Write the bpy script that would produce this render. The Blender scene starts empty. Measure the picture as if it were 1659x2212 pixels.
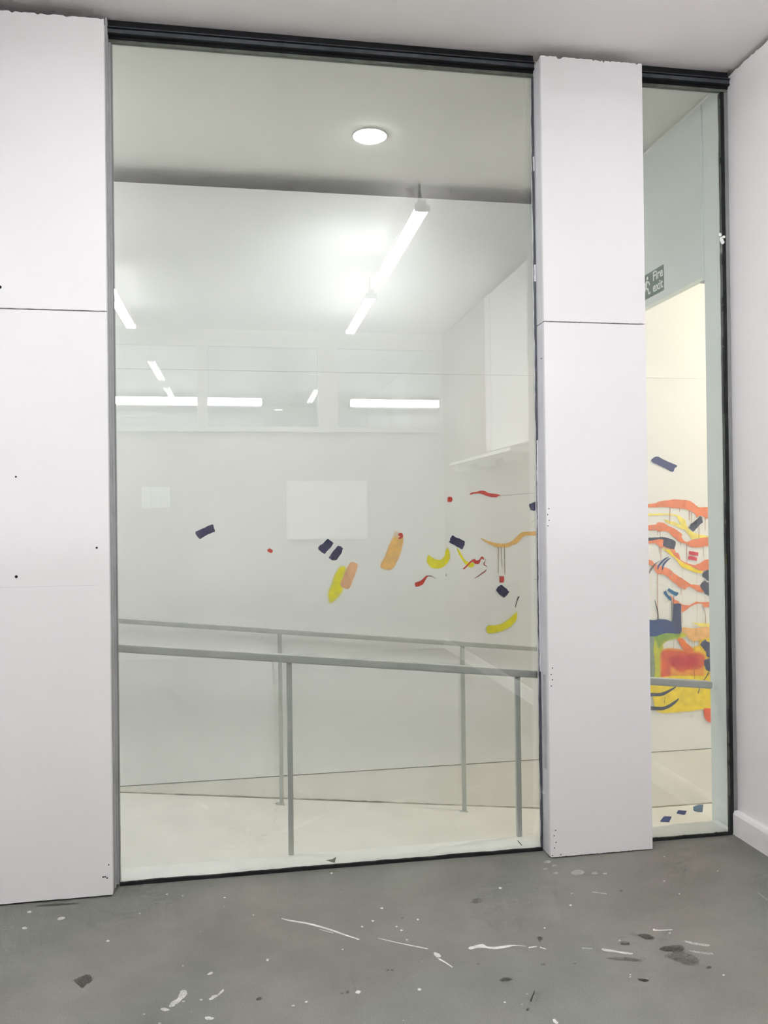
import bpy, bmesh, math, random
from mathutils import Vector, Matrix
from mathutils.geometry import tessellate_polygon

# ------------------------------------------------------------------ camera
SC = bpy.context.scene
COL = SC.collection
CAM_POS = Vector((0.0, -3.2898, 1.3909))
YAW, PITCH, ROLL, FPX = 0.1693, 0.0053, -0.0121, 1790.6
cam_data = bpy.data.cameras.new('camera')
cam_data.sensor_fit = 'VERTICAL'
cam_data.sensor_height = 36.0
cam_data.lens = FPX / 2212.0 * 36.0
cam_data.clip_start = 0.02
cam = bpy.data.objects.new('camera', cam_data)
COL.objects.link(cam)
fw = Vector((math.sin(YAW) * math.cos(PITCH), math.cos(YAW) * math.cos(PITCH), math.sin(PITCH)))
rt = Vector((math.cos(YAW), -math.sin(YAW), 0.0))
up = rt.cross(fw)
r2 = math.cos(ROLL) * rt + math.sin(ROLL) * up
u2 = -math.sin(ROLL) * rt + math.cos(ROLL) * up
cam.matrix_world = Matrix(((r2.x, u2.x, -fw.x, CAM_POS.x), (r2.y, u2.y, -fw.y, CAM_POS.y),
                           (r2.z, u2.z, -fw.z, CAM_POS.z), (0, 0, 0, 1)))
SC.camera = cam

# ------------------------------------------------------------------ world, exposure, light levels
world = bpy.data.worlds.new('world')
SC.world = world
world.use_nodes = True
world.node_tree.nodes['Background'].inputs['Color'].default_value = (0.02, 0.025, 0.035, 1)
world.node_tree.nodes['Background'].inputs['Strength'].default_value = 0.3
SC.view_settings.view_transform = 'Standard'
SC.view_settings.look = 'None'
SC.view_settings.gamma = 1.0
SC.view_settings.use_curve_mapping = False
SC.view_settings.exposure = 1.14
SC.cycles.use_denoising = True
SC.cycles.use_adaptive_sampling = True
SC.cycles.adaptive_threshold = 0.08
SC.cycles.adaptive_min_samples = 12
SC.cycles.max_bounces = 11
SC.cycles.diffuse_bounces = 8
SC.cycles.glossy_bounces = 3
SC.cycles.transmission_bounces = 3
SC.cycles.transparent_max_bounces = 32
SC.cycles.use_light_tree = False
SC.cycles.caustics_reflective = False
SC.cycles.caustics_refractive = False
SC.cycles.sample_clamp_indirect = 6.0

TUBE = 43.0          # fluorescent tubes in the room
STRIP = 60.0         # strip lights outside the rear windows
DOWN = 24.0          # glow of the corridor downlight discs
DOWN_W = 2.2        # beam of each corridor downlight, watts
WARM = 14.0          # disc of the
WARM_W = 19.5        # warm downlight beyond the fire exit opening
GLASS_F0 = 0.10     # reflectance of one face of the big panes

# ------------------------------------------------------------------ helpers
rnd = random.Random(7)
H = 3.3
HC = 3.27
YB = 1.27


def lin(r, g, b):
    def c(v):
        v /= 255.0
        return v / 12.92 if v <= 0.04045 else ((v + 0.055) / 1.055) ** 2.4
    return (c(r), c(g), c(b), 1.0)


def new_mat(name):
    m = bpy.data.materials.new(name)
    m.use_nodes = True
    nt = m.node_tree
    return m, nt, nt.nodes['Principled BSDF']


def plain(name, rgb, rough=0.6, metal=0.0, var=0.06, scale=6.0, bump=0.0, bscale=60.0, spec=0.3):
    """Painted / metal surface with a little mottling and fine relief."""
    m, nt, b = new_mat(name)
    N, L = nt.nodes, nt.links
    tc = N.new('ShaderNodeTexCoord')
    nz = N.new('ShaderNodeTexNoise')
    nz.inputs['Scale'].default_value = scale
    nz.inputs['Detail'].default_value = 5
    L.new(tc.outputs['Object'], nz.inputs['Vector'])
    rp = N.new('ShaderNodeValToRGB')
    a = [max(0, c * (1 - var)) for c in rgb[:3]]
    e = [min(1, c * (1 + var)) for c in rgb[:3]]
    rp.color_ramp.elements[0].position = 0.3
    rp.color_ramp.elements[0].color = (*a, 1)
    rp.color_ramp.elements[1].position = 0.7
    rp.color_ramp.elements[1].color = (*e, 1)
    L.new(nz.outputs['Fac'], rp.inputs['Fac'])
    L.new(rp.outputs['Color'], b.inputs['Base Color'])
    b.inputs['Roughness'].default_value = rough
    b.inputs['Metallic'].default_value = metal
    b.inputs['Specular IOR Level'].default_value = spec
    if bump:
        n2 = N.new('ShaderNodeTexNoise')
        n2.inputs['Scale'].default_value = bscale
        n2.inputs['Detail'].default_value = 4
        L.new(tc.outputs['Object'], n2.inputs['Vector'])
        bp = N.new('ShaderNodeBump')
        bp.inputs['Strength'].default_value = bump
        bp.inputs['Distance'].default_value = 0.004
        L.new(n2.outputs['Fac'], bp.inputs['Height'])
        L.new(bp.outputs['Normal'], b.inputs['Normal'])
    return m


def emit(name, rgb, strength):
    m, nt, b = new_mat(name)
    b.inputs['Base Color'].default_value = (0.8, 0.8, 0.8, 1)
    b.inputs['Emission Color'].default_value = (*rgb, 1)
    b.inputs['Emission Strength'].default_value = strength
    return m


def glass_mat(name, f0, tint):
    m = bpy.data.materials.new(name)
    m.use_nodes = True
    nt = m.node_tree
    nt.nodes.clear()
    N, L = nt.nodes, nt.links
    out = N.new('ShaderNodeOutputMaterial')
    mix = N.new('ShaderNodeMixShader')
    tr = N.new('ShaderNodeBsdfTransparent')
    tr.inputs['Color'].default_value = (*tint, 1)
    gl = N.new('ShaderNodeBsdfGlossy')
    gl.inputs['Roughness'].default_value = 0.0
    gl.inputs['Color'].default_value = (1, 1, 1, 1)
    lw = N.new('ShaderNodeLayerWeight')
    lw.inputs['Blend'].default_value = 0.5
    pw = N.new('ShaderNodeMath'); pw.operation = 'POWER'; pw.inputs[1].default_value = 5.0
    ml = N.new('ShaderNodeMath'); ml.operation = 'MULTIPLY_ADD'
    ml.inputs[1].default_value = 1 - f0
    ml.inputs[2].default_value = f0
    L.new(lw.outputs['Facing'], pw.inputs[0])
    L.new(pw.outputs[0], ml.inputs[0])
    L.new(ml.outputs[0], mix.inputs[0])
    L.new(tr.outputs[0], mix.inputs[1])
    L.new(gl.outputs[0], mix.inputs[2])
    L.new(mix.outputs[0], out.inputs['Surface'])
    return m


def paint_mat(name, rgb, opacity):
    """Wall paint whose coverage follows the 'cover' attribute, broken up by noise at thin edges."""
    m, nt, b = new_mat(name)
    N, L = nt.nodes, nt.links
    at = N.new('ShaderNodeAttribute'); at.attribute_name = 'cover'
    tc = N.new('ShaderNodeTexCoord')
    n2 = N.new('ShaderNodeTexNoise'); n2.inputs['Scale'].default_value = 28.0; n2.inputs['Detail'].default_value = 6
    L.new(tc.outputs['Object'], n2.inputs['Vector'])
    sn = N.new('ShaderNodeVectorMath'); sn.operation = 'SNAP'; sn.inputs[1].default_value = (0.0007, 0.0007, 0.0007)
    L.new(tc.outputs['Object'], sn.inputs[0])
    oi = N.new('ShaderNodeObjectInfo')
    wn = N.new('ShaderNodeTexWhiteNoise'); wn.noise_dimensions = '4D'
    L.new(sn.outputs[0], wn.inputs['Vector']); L.new(oi.outputs['Random'], wn.inputs['W'])
    a4 = N.new('ShaderNodeMath'); a4.operation = 'MULTIPLY_ADD'; a4.use_clamp = True
    a4.inputs[1].default_value = 0.5; a4.inputs[2].default_value = opacity - 0.2
    L.new(n2.outputs['Fac'], a4.inputs[0])
    # smooth fall-off of the sprayed rim
    ss = N.new('ShaderNodeMapRange'); ss.interpolation_type = 'SMOOTHSTEP'
    L.new(at.outputs['Fac'], ss.inputs['Value'])
    a5 = N.new('ShaderNodeMath'); a5.operation = 'MULTIPLY'
    L.new(ss.outputs[0], a5.inputs[0]); L.new(a4.outputs[0], a5.inputs[1])
    lt = N.new('ShaderNodeMath'); lt.operation = 'LESS_THAN'
    L.new(wn.outputs['Value'], lt.inputs[0]); L.new(a5.outputs[0], lt.inputs[1])
    L.new(lt.outputs[0], b.inputs['Alpha'])
    rp = N.new('ShaderNodeValToRGB')
    rp.color_ramp.elements[0].position = 0.3
    rp.color_ramp.elements[0].color = (*[c * 0.85 for c in rgb[:3]], 1)
    rp.color_ramp.elements[1].position = 0.7
    rp.color_ramp.elements[1].color = (*[min(1, c * 1.12) for c in rgb[:3]], 1)
    L.new(n2.outputs['Fac'], rp.inputs['Fac'])
    L.new(rp.outputs['Color'], b.inputs['Base Color'])
    b.inputs['Roughness'].default_value = 0.75
    b.inputs['Specular IOR Level'].default_value = 0.05
    return m


def add_box(bm, x0, x1, y0, y1, z0, z1, bevel=0.0):
    r = bmesh.ops.create_cube(bm, size=1.0)
    for v in r['verts']:
        v.co = Vector(((x0 + x1) / 2 + v.co.x * (x1 - x0), (y0 + y1) / 2 + v.co.y * (y1 - y0),
                       (z0 + z1) / 2 + v.co.z * (z1 - z0)))
    if bevel:
        es = list({e for v in r['verts'] for e in v.link_edges})
        bmesh.ops.bevel(bm, geom=es, offset=bevel, segments=2, affect='EDGES', profile=0.5)


def add_cyl(bm, p0, p1, r0, r1=None, seg=24, caps=True):
    p0, p1 = Vector(p0), Vector(p1)
    r1 = r0 if r1 is None else r1
    d = p1 - p0
    q = Vector((0, 0, 1)).rotation_difference(d.normalized()).to_matrix().to_4x4()
    bmesh.ops.create_cone(bm, cap_ends=caps, segments=seg, radius1=r0, radius2=r1, depth=d.length,
                          matrix=Matrix.Translation((p0 + p1) / 2) @ q)


def add_bar(bm, p0, p1, w, h):
    """Rectangular bar from p0 to p1, width w across, height h."""
    p0, p1 = Vector(p0), Vector(p1)
    d = (p1 - p0).normalized()
    s = d.cross(Vector((0, 0, 1)))
    if s.length < 1e-4:
        s = Vector((1, 0, 0))
    s.normalize()
    t = s.cross(d).normalized()
    vs = []
    for p in (p0, p1):
        for a, c in ((-1, -1), (1, -1), (1, 1), (-1, 1)):
            vs.append(bm.verts.new(p + s * a * w / 2 + t * c * h / 2))
    for f in ((0, 1, 2, 3), (7, 6, 5, 4), (0, 4, 5, 1), (1, 5, 6, 2), (2, 6, 7, 3), (3, 7, 4, 0)):
        bm.faces.new([vs[i] for i in f])


def add_prism_x(bm, prof, x0, x1):
    """Extrude a (y, z) profile along X."""
    a = [bm.verts.new((x0, y, z)) for y, z in prof]
    b = [bm.verts.new((x1, y, z)) for y, z in prof]
    n = len(prof)
    for i in range(n):
        bm.faces.new((a[i], a[(i + 1) % n], b[(i + 1) % n], b[i]))
    bm.faces.new(a[::-1])
    bm.faces.new(b)


def obj(name, bm, mat, parent=None, smooth=False):
    bmesh.ops.recalc_face_normals(bm, faces=bm.faces)
    me = bpy.data.meshes.new(name)
    bm.to_mesh(me)
    bm.free()
    me.materials.append(mat)
    if smooth:
        for p in me.polygons:
            p.use_smooth = True
    o = bpy.data.objects.new(name, me)
    COL.objects.link(o)
    if parent is not None:
        o.parent = parent
        o.matrix_parent_inverse = parent.matrix_world.inverted() if parent.type != 'EMPTY' else Matrix.Translation(-parent.location)
    return o


def boxo(name, mat, parent, *a, bevel=0.0):
    bm = bmesh.new()
    add_box(bm, *a, bevel=bevel)
    return obj(name, bm, mat, parent)


def tag(o, label, cat, group=None, kind=None):
    o['label'] = label
    o['category'] = cat
    if group:
        o['group'] = group
    if kind:
        o['kind'] = kind
    return o


def empty(name, loc, label, cat, group=None, kind=None):
    o = bpy.data.objects.new(name, None)
    COL.objects.link(o)
    o.location = loc
    o.empty_display_size = 0.1
    return tag(o, label, cat, group, kind)


def rough_board(name, mat, parent, x0, x1, y0, y1, z0, z1, jt=0.003, jb=0.0015, n=60):
    """Board with a ragged top and slightly uneven bottom edge."""
    bm = bmesh.new()
    cols = []
    for i in range(n + 1):
        x = x0 + (x1 - x0) * i / n
        zt = z1 + rnd.uniform(-jt, 0) * (rnd.random() ** 2)
        zb = z0 + rnd.uniform(0, jb)
        cols.append([bm.verts.new((x, y0, zb)), bm.verts.new((x, y0, zt)), bm.verts.new((x, y1, zt)), bm.verts.new((x, y1, zb))])
    for a, b in zip(cols, cols[1:]):
        for k in range(4):
            bm.faces.new((a[k], a[(k + 1) % 4], b[(k + 1) % 4], b[k]))
    bm.faces.new(cols[0][::-1])
    bm.faces.new(cols[-1])
    return obj(name, bm, mat, parent)


def rough_strip(name, mat, parent, axis, a0, a1, b0, b1, y0, y1, jit=0.003, n=160):
    """Hand-run strip of filler / rubber; one long edge wanders. axis 'z' runs up, 'x' runs sideways."""
    bm = bmesh.new()
    rows = []
    w = 0.0
    for i in range(n + 1):
        t = a0 + (a1 - a0) * i / n
        w = 0.8 * w + rnd.uniform(-jit, jit) * 0.6
        e = b0 + w
        if axis == 'z':
            pts = ((e, y0, t), (b1, y0, t), (b1, y1, t), (e, y1, t))
        else:
            pts = ((t, y0, b0), (t, y0, b1 + w), (t, y1, b1 + w), (t, y1, b0))
        rows.append([bm.verts.new(p) for p in pts])
    for a, b in zip(rows, rows[1:]):
        for k in range(4):
            bm.faces.new((a[k], a[(k + 1) % 4], b[(k + 1) % 4], b[k]))
    bm.faces.new(rows[0][::-1])
    bm.faces.new(rows[-1])
    return obj(name, bm, mat, parent)


# ------------------------------------------------------------------ materials
M_BOARD = plain('white_board_paint', (0.82, 0.805, 0.815), 0.5, var=0.012, scale=2.0, bump=0.12, bscale=25)
M_SIDE = plain('side_shade_and_smear', (0.66, 0.66, 0.70), 0.55, var=0.05, scale=9)  # greyish-lavender shade of the side faces put into the colour; also paint smears
M_CEIL = plain('ceiling_paint', (0.92, 0.895, 0.895), 0.7, var=0.015, scale=1.5)
M_WALL = plain('room_wall_paint', (0.83, 0.81, 0.82), 0.6, var=0.015, scale=2.0, bump=0.06)
M_REAR = plain('rear_wall_paint', (0.50, 0.485, 0.46), 0.7, var=0.04, scale=1.3)
M_PIER = plain('rear_pier_paint', (0.50, 0.49, 0.47), 0.7, var=0.02, scale=1.3)
M_PIER2 = plain('beige_wall_tone', (0.33, 0.31, 0.285), 0.7, var=0.03, scale=1.3)
M_CWALL = plain('corridor_wall_paint', (0.80, 0.805, 0.80), 0.55, var=0.015, scale=2.4, bump=0.05)
M_CCEIL = plain('corridor_ceiling_paint', (0.83, 0.825, 0.785), 0.7, var=0.02, scale=1.8)
M_CFLOOR = plain('corridor_floor_paint', (0.70, 0.69, 0.65), 0.5, var=0.05, scale=3.5, bump=0.15)
M_PLINTH = plain('plinth_paint', (0.80, 0.785, 0.745), 0.55, var=0.03, scale=4)
M_DIRT = plain('dirty_joint', (0.30, 0.29, 0.24), 0.8, var=0.5, scale=9)
M_CURB = plain('white_curb_paint', (0.74, 0.745, 0.72), 0.5, var=0.05, scale=8, bump=0.2)
M_SWALL = plain('pale_side_wall_paint', (0.74, 0.80, 0.775), 0.6, var=0.02, scale=3)
M_DARK = plain('dark_void', (0.03, 0.032, 0.03), 0.9, var=0.1)
M_TRACK = plain('black_anodised', (0.012, 0.013, 0.015), 0.45, metal=0.0, var=0.2, scale=20, spec=0.25)
M_TRACK2 = plain('blue_black_anodised', (0.075, 0.083, 0.097), 0.4, var=0.2, scale=20, spec=0.35)
M_SEAL = plain('grey_green_seal', (0.13, 0.145, 0.12), 0.6, var=0.2, scale=20)
M_RUBBER = plain('black_rubber', (0.014, 0.016, 0.016), 0.7, var=0.4, scale=18)
M_ALU = plain('grey_aluminium', (0.46, 0.465, 0.48), 0.5, var=0.08, scale=14)
M_ALU2 = plain('dark_grey_aluminium', (0.24, 0.245, 0.25), 0.5, var=0.08, scale=14)
M_RAIL = plain('grey_rail_paint', (0.46, 0.48, 0.455), 0.4, var=0.06, scale=12)
M_METAL = plain('white_metal', (0.78, 0.78, 0.77), 0.35, var=0.02)
M_PAPER = plain('white_sheet', (0.86, 0.86, 0.85), 0.5, var=0.01)
M_FRAME = plain('window_frame_paint', (0.55, 0.55, 0.53), 0.4, var=0.02)
M_GREEN = plain('sign_green', lin(20, 82, 52), 0.4, var=0.05)
M_SIGNW = plain('sign_white', (0.82, 0.86, 0.82), 0.4, var=0.01)
M_HOLE = plain('black_hole', (0.01, 0.01, 0.01), 0.9, var=0.1)
M_GLASS = glass_mat('tinted_pane_glass', GLASS_F0, (0.965, 0.976, 0.962))
M_WGLASS = glass_mat('rear_window_glass', 0.15, (0.93, 0.95, 0.95))
M_TUBE = emit('fluorescent_tube', (0.985, 0.985, 1.0), TUBE)
M_STRIP = emit('outside_strip_light', (0.94, 0.98, 1.0), STRIP)
M_DOWN = emit('downlight_disc', (0.985, 0.99, 1.0), DOWN)
M_WARM = emit('warm_downlight_disc', (1.0, 0.89, 0.74), WARM)


def floor_material():
    m, nt, b = new_mat('scuffed_grey_concrete')
    N, L = nt.nodes, nt.links
    tc = N.new('ShaderNodeTexCoord')
    n1 = N.new('ShaderNodeTexNoise'); n1.inputs['Scale'].default_value = 2.3; n1.inputs['Detail'].default_value = 8
    n1.inputs['Roughness'].default_value = 0.6
    n2 = N.new('ShaderNodeTexNoise'); n2.inputs['Scale'].default_value = 220; n2.inputs['Detail'].default_value = 3
    n3 = N.new('ShaderNodeTexNoise'); n3.inputs['Scale'].default_value = 0.9; n3.inputs['Detail'].default_value = 3
    for n in (n1, n2, n3):
        L.new(tc.outputs['Object'], n.inputs['Vector'])
    r1 = N.new('ShaderNodeValToRGB')
    r1.color_ramp.elements[0].position = 0.28; r1.color_ramp.elements[0].color = (0.138, 0.146, 0.131, 1)
    r1.color_ramp.elements[1].position = 0.72; r1.color_ramp.elements[1].color = (0.212, 0.218, 0.2, 1)
    L.new(n1.outputs['Fac'], r1.inputs['Fac'])
    r2_ = N.new('ShaderNodeValToRGB')
    r2_.color_ramp.elements[0].position = 0.3; r2_.color_ramp.elements[0].color = (0.88, 0.88, 0.88, 1)
    r2_.color_ramp.elements[1].position = 0.7; r2_.color_ramp.elements[1].color = (1.1, 1.1, 1.1, 1)
    L.new(n2.outputs['Fac'], r2_.inputs['Fac'])
    mx = N.new('ShaderNodeMixRGB'); mx.blend_type = 'MULTIPLY'; mx.inputs[0].default_value = 1
    L.new(r1.outputs[0], mx.inputs[1]); L.new(r2_.outputs[0], mx.inputs[2])
    r3 = N.new('ShaderNodeValToRGB')
    r3.color_ramp.elements[0].position = 0.35; r3.color_ramp.elements[0].color = (0.95, 1.0, 0.97, 1)
    r3.color_ramp.elements[1].position = 0.65; r3.color_ramp.elements[1].color = (1.13, 1.04, 1.02, 1)
    L.new(n3.outputs['Fac'], r3.inputs['Fac'])
    mx2 = N.new('ShaderNodeMixRGB'); mx2.blend_type = 'MULTIPLY'; mx2.inputs[0].default_value = 1
    L.new(mx.outputs[0], mx2.inputs[1]); L.new(r3.outputs[0], mx2.inputs[2])
    # tiny paint flecks
    vo = N.new('ShaderNodeTexVoronoi'); vo.inputs['Scale'].default_value = 26
    L.new(tc.outputs['Object'], vo.inputs['Vector'])
    lt = N.new('ShaderNodeMath'); lt.operation = 'LESS_THAN'; lt.inputs[1].default_value = 0.045
    L.new(vo.outputs['Distance'], lt.inputs[0])
    sp = N.new('ShaderNodeSeparateColor')
    L.new(vo.outputs['Color'], sp.inputs[0])
    gt = N.new('ShaderNodeMath'); gt.operation = 'GREATER_THAN'; gt.inputs[1].default_value = 0.9
    L.new(sp.outputs[0], gt.inputs[0])
    mu = N.new('ShaderNodeMath'); mu.operation = 'MULTIPLY'
    L.new(lt.outputs[0], mu.inputs[0]); L.new(gt.outputs[0], mu.inputs[1])
    mu2 = N.new('ShaderNodeMath'); mu2.operation = 'MULTIPLY'; mu2.inputs[1].default_value = 0.7
    L.new(mu.outputs[0], mu2.inputs[0])
    mx3 = N.new('ShaderNodeMixRGB'); mx3.inputs[2].default_value = (0.62, 0.61, 0.58, 1)
    L.new(mu2.outputs[0], mx3.inputs[0]); L.new(mx2.outputs[0], mx3.inputs[1])
    L.new(mx3.outputs[0], b.inputs['Base Color'])
    b.inputs['Roughness'].default_value = 0.62
    b.inputs['Specular IOR Level'].default_value = 0.25
    bp = N.new('ShaderNodeBump'); bp.inputs['Strength'].default_value = 0.12; bp.inputs['Distance'].default_value = 0.003
    L.new(n2.outputs['Fac'], bp.inputs['Height'])
    L.new(bp.outputs['Normal'], b.inputs['Normal'])
    return m


M_FLOOR = floor_material()

# ------------------------------------------------------------------ the room: floor, ceiling, walls
XL, XR, YR = -2.7, 2.10, -5.2
floor = tag(boxo('floor', M_FLOOR, None, XL, XR + 0.1, YR - 0.1, 0.015, -0.12, 0.0),
            'scuffed grey concrete floor of the studio with white paint marks', 'floor', kind='structure')
ceiling = tag(boxo('ceiling', M_CEIL, None, XL, XR + 0.1, YR - 0.1, 0.05, H, H + 0.1),
              'plain white ceiling of the studio above the glass wall', 'ceiling', kind='structure')

wall_right = tag(rough_board('wall_right', M_WALL, None, -0.0, 1.0, 0.0, 1.0, 0.0, 1.0, n=2),
                 'plain white wall at the right with a low skirting', 'wall', kind='structure')
# rebuilt as a real board running in Y with a ragged top under the ceiling
bm = bmesh.new()
rows = []
for i in range(121):
    y = 0.0 + (-1.9 - 0.0) * i / 120
    zt = 3.284 + rnd.uniform(-0.004, 0.003)
    rows.append([bm.verts.new((XR, y, 0)), bm.verts.new((XR, y, zt)), bm.verts.new((XR + 0.02, y, zt)), bm.verts.new((XR + 0.02, y, 0))])
for a, b in zip(rows, rows[1:]):
    for k in range(4):
        bm.faces.new((a[k], a[(k + 1) % 4], b[(k + 1) % 4], b[k]))
bm.faces.new(rows[0][::-1]); bm.faces.new(rows[-1])
bmesh.ops.recalc_face_normals(bm, faces=bm.faces)
bm.to_mesh(wall_right.data); bm.free()
boxo('rear_board', M_PIER2, wall_right, XR, XR + 0.02, YR, -1.901, 0, 3.284)  # rear stretch of the right wall, in a darker beige tone
boxo('backing', M_DARK, wall_right, XR + 0.021, XR + 0.09, YR, 0.01, 0, H)
bm = bmesh.new()
for i in range(1):
    prof = [(-0.026, 0.0), (-0.026, 0.088), (-0.019, 0.1), (0.0, 0.102), (0.0, 0.0)]
    va = [bm.verts.new((XR + px, -0.002, pz)) for px, pz in prof]
    vb = [bm.verts.new((XR + px, YR, pz)) for px, pz in prof]
    for k in range(5):
        bm.faces.new((va[k], va[(k + 1) % 5], vb[(k + 1) % 5], vb[k]))
    bm.faces.new(va[::-1]); bm.faces.new(vb)
tag(obj('baseboard_right', bm, M_WALL), 'low white skirting board along the right wall', 'skirting', kind='structure')

tag(boxo('wall_left', M_WALL, None, XL - 0.1, XL, YR - 0.1, 0.05, 0, H), 'white left wall of the studio', 'wall', kind='structure')

# lining of white boards left of the glass
wf = empty('wall_front', (-2.3, -0.05, 0), 'white painted board lining to the left of the glass', 'wall', kind='structure')
rough_board('board', M_BOARD, wf, XL, -0.487, -0.095, -0.077, 0.006, 2.1605, jt=0.0005, n=120)
rough_board('board', M_BOARD, wf, XL, -0.487, -0.095, -0.077, 2.1645, 3.251, jt=0.009, n=200)
boxo('core', M_DARK, wf, XL, -0.4985, -0.076, 0.03, 0.0, 3.245)
boxo('edge_board', M_SIDE, wf, -0.498, -0.489, -0.0765, -0.045, 0.004, 3.248)
for x, z, r in ((-0.858, 2.24, 0.006), (-0.81, 1.551, 0.0035), (-0.812, 1.188, 0.0055), (-0.531, 1.288, 0.004),
                (-0.5, 0.118, 0.0025), (-0.513, 0.075, 0.003), (-0.52, 0.075, 0.003), (-0.506, 0.07, 0.003)):
    bm = bmesh.new()
    add_cyl(bm, (x, -0.0956, z), (x, -0.094, z), r, seg=10)
    obj('nail_hole', bm, M_HOLE, wf)
bm = bmesh.new()
add_box(bm, -0.872, -0.53, -0.0953, -0.0949, 1.1492, 1.1506)
obj('filled_joint', bm, M_SIDE, wf)

# ------------------------------------------------------------------ boxed column between the panes
colm = empty('boxed_column', (1.435, -0.045, 0), 'white boxed-in column of painted boards between the two glass panes', 'column')
CX0, CX1 = 1.214, 1.655
boxo('core', M_DARK, colm, CX0 + 0.016, CX1 - 0.016, -0.076, 0.04, 0.0, 3.243)
rough_board('front_board', M_BOARD, colm, CX0, CX1, -0.092, -0.076, 0.004, 2.1715, jt=0.0005, jb=0.002)
rough_board('front_board', M_BOARD, colm, CX0, CX1, -0.092, -0.076, 2.1755, 3.257, jt=0.012)
for x0, x1 in ((CX0, CX0 + 0.015), (CX1 - 0.015, CX1)):
    boxo('side_board', M_SIDE, colm, x0, x1, -0.0755, 0.035, 0.004, 2.1715)
    boxo('side_board', M_SIDE, colm, x0, x1, -0.0755, 0.035, 2.1755, 3.252)
for x, z in ((1.224, 1.414), (1.219, 1.39), (1.225, 1.367), (1.219, 1.344), (1.231, 0.769), (1.225, 0.743), (1.23, 0.721),
             (1.225, 0.696), (1.235, 0.113), (1.228, 0.091), (1.236, 0.064), (1.229, 0.042), (1.256, 0.013), (1.221, 0.012)):
    bm = bmesh.new()
    add_cyl(bm, (x, -0.0926, z), (x, -0.091, z), 0.0023, seg=10)
    obj('nail_hole', bm, M_HOLE, colm)
boxo('scratch', M_HOLE, colm, 1.2136, 1.2142, -0.066, -0.05, 2.028, 2.031)
bm = bmesh.new()
add_box(bm, 1.2128, 1.2142, -0.06, -0.03, 0.35, 0.735, bevel=0.0004)
obj('torn_edge', bm, M_ALU, colm)

# ------------------------------------------------------------------ glazed screen: two windows
PROF = [(-0.006, H), (-0.006, 3.284), (-0.012, 3.282), (-0.012, 3.268), (-0.026, 3.266), (-0.026, 3.262), (-0.018, 3.26),
        (-0.018, 3.243), (-0.022, 3.2415), (-0.022, 3.238), (-0.006, 3.236), (-0.006, 3.228), (0.03, 3.226), (0.03, H)]


def screen(n, label, x0, x1, xt0, xt1):
    w = empty('window_%d' % n, ((x0 + x1) / 2, 0.005, 0), label, 'window', kind='structure')
    bm = bmesh.new()
    add_prism_x(bm, PROF, xt0, xt1)
    obj('head_track', bm, M_TRACK, w)
    boxo('track_band', M_TRACK2, w, xt0, xt1, -0.0195, -0.0178, 3.2445, 3.2595)
    boxo('track_lip', M_TRACK2, w, xt0, xt1, -0.0268, -0.0255, 3.2625, 3.2655)
    boxo('head_seal', M_SEAL, w, xt0, xt1, -0.003, 0.012, 3.2155, 3.2275)
    boxo('glass', M_GLASS, w, x0, x1, 0.0, 0.010, 0.006, 3.222)
    rough_strip('sill_gasket', M_RUBBER, w, 'x', x0, x1, 0.0005, 0.0125, -0.012, -0.0005, jit=0.0022, n=120)
    return w


w1 = screen(1, 'large full-height fixed glass pane between the left boards and the column', -0.4725, 1.207, -0.4845, 1.2135)
boxo('side_channel', M_ALU, w1, -0.4885, -0.4845, -0.044, 0.02, 0.008, 3.285)
boxo('channel_face', M_ALU, w1, -0.4842, -0.4765, -0.006, 0.02, 0.006, 3.2145)
boxo('channel_groove', M_ALU2, w1, -0.4765, -0.4727, -0.003, 0.02, 0.006, 3.2145)
rough_strip('edge_seal', M_TRACK2, w1, 'z', 0.004, 3.2145, 1.205, 1.2135, -0.006, -0.0005, jit=0.0022)
rough_strip('paint_smear', M_SIDE, w1, 'z', 0.74, 1.70, 1.2078, 1.2136, -0.0066, -0.0061, jit=0.001)
rough_strip('paint_smear', M_SIDE, w1, 'z', 2.36, 2.43, 1.2068, 1.2136, -0.0066, -0.0061, jit=0.001)
rough_strip('paint_smear', M_SIDE, w1, 'z', 2.82, 2.88, 1.2074, 1.2136, -0.0066, -0.0061, jit=0.001)
w2 = screen(2, 'narrow full-height glass pane between the column and the right wall', 1.66, 2.066, 1.6565, 2.098)
rough_strip('edge_seal', M_RUBBER, w2, 'z', 0.004, 3.2145, 2.0665, 2.079, -0.006, 0.02, jit=0.0012)
rough_strip('edge_filler', M_ALU2, w2, 'z', 0.004, 3.2145, 2.0795, 2.0985, -0.003, 0.02, jit=0.002)
bm = bmesh.new()
for k in range(7):
    r = bmesh.ops.create_icosphere(bm, subdivisions=2, radius=0.006 + 0.004 * rnd.random())
    d = Vector((2.062 + rnd.uniform(-0.012, 0.012), -0.004, 2.58 + rnd.uniform(-0.02, 0.02)))
    for v in r['verts']:
        v.co = Vector((v.co.x, v.co.y * 0.5, v.co.z)) + d
obj('filler_blob', bm, M_PAPER, w2, smooth=True)

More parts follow.
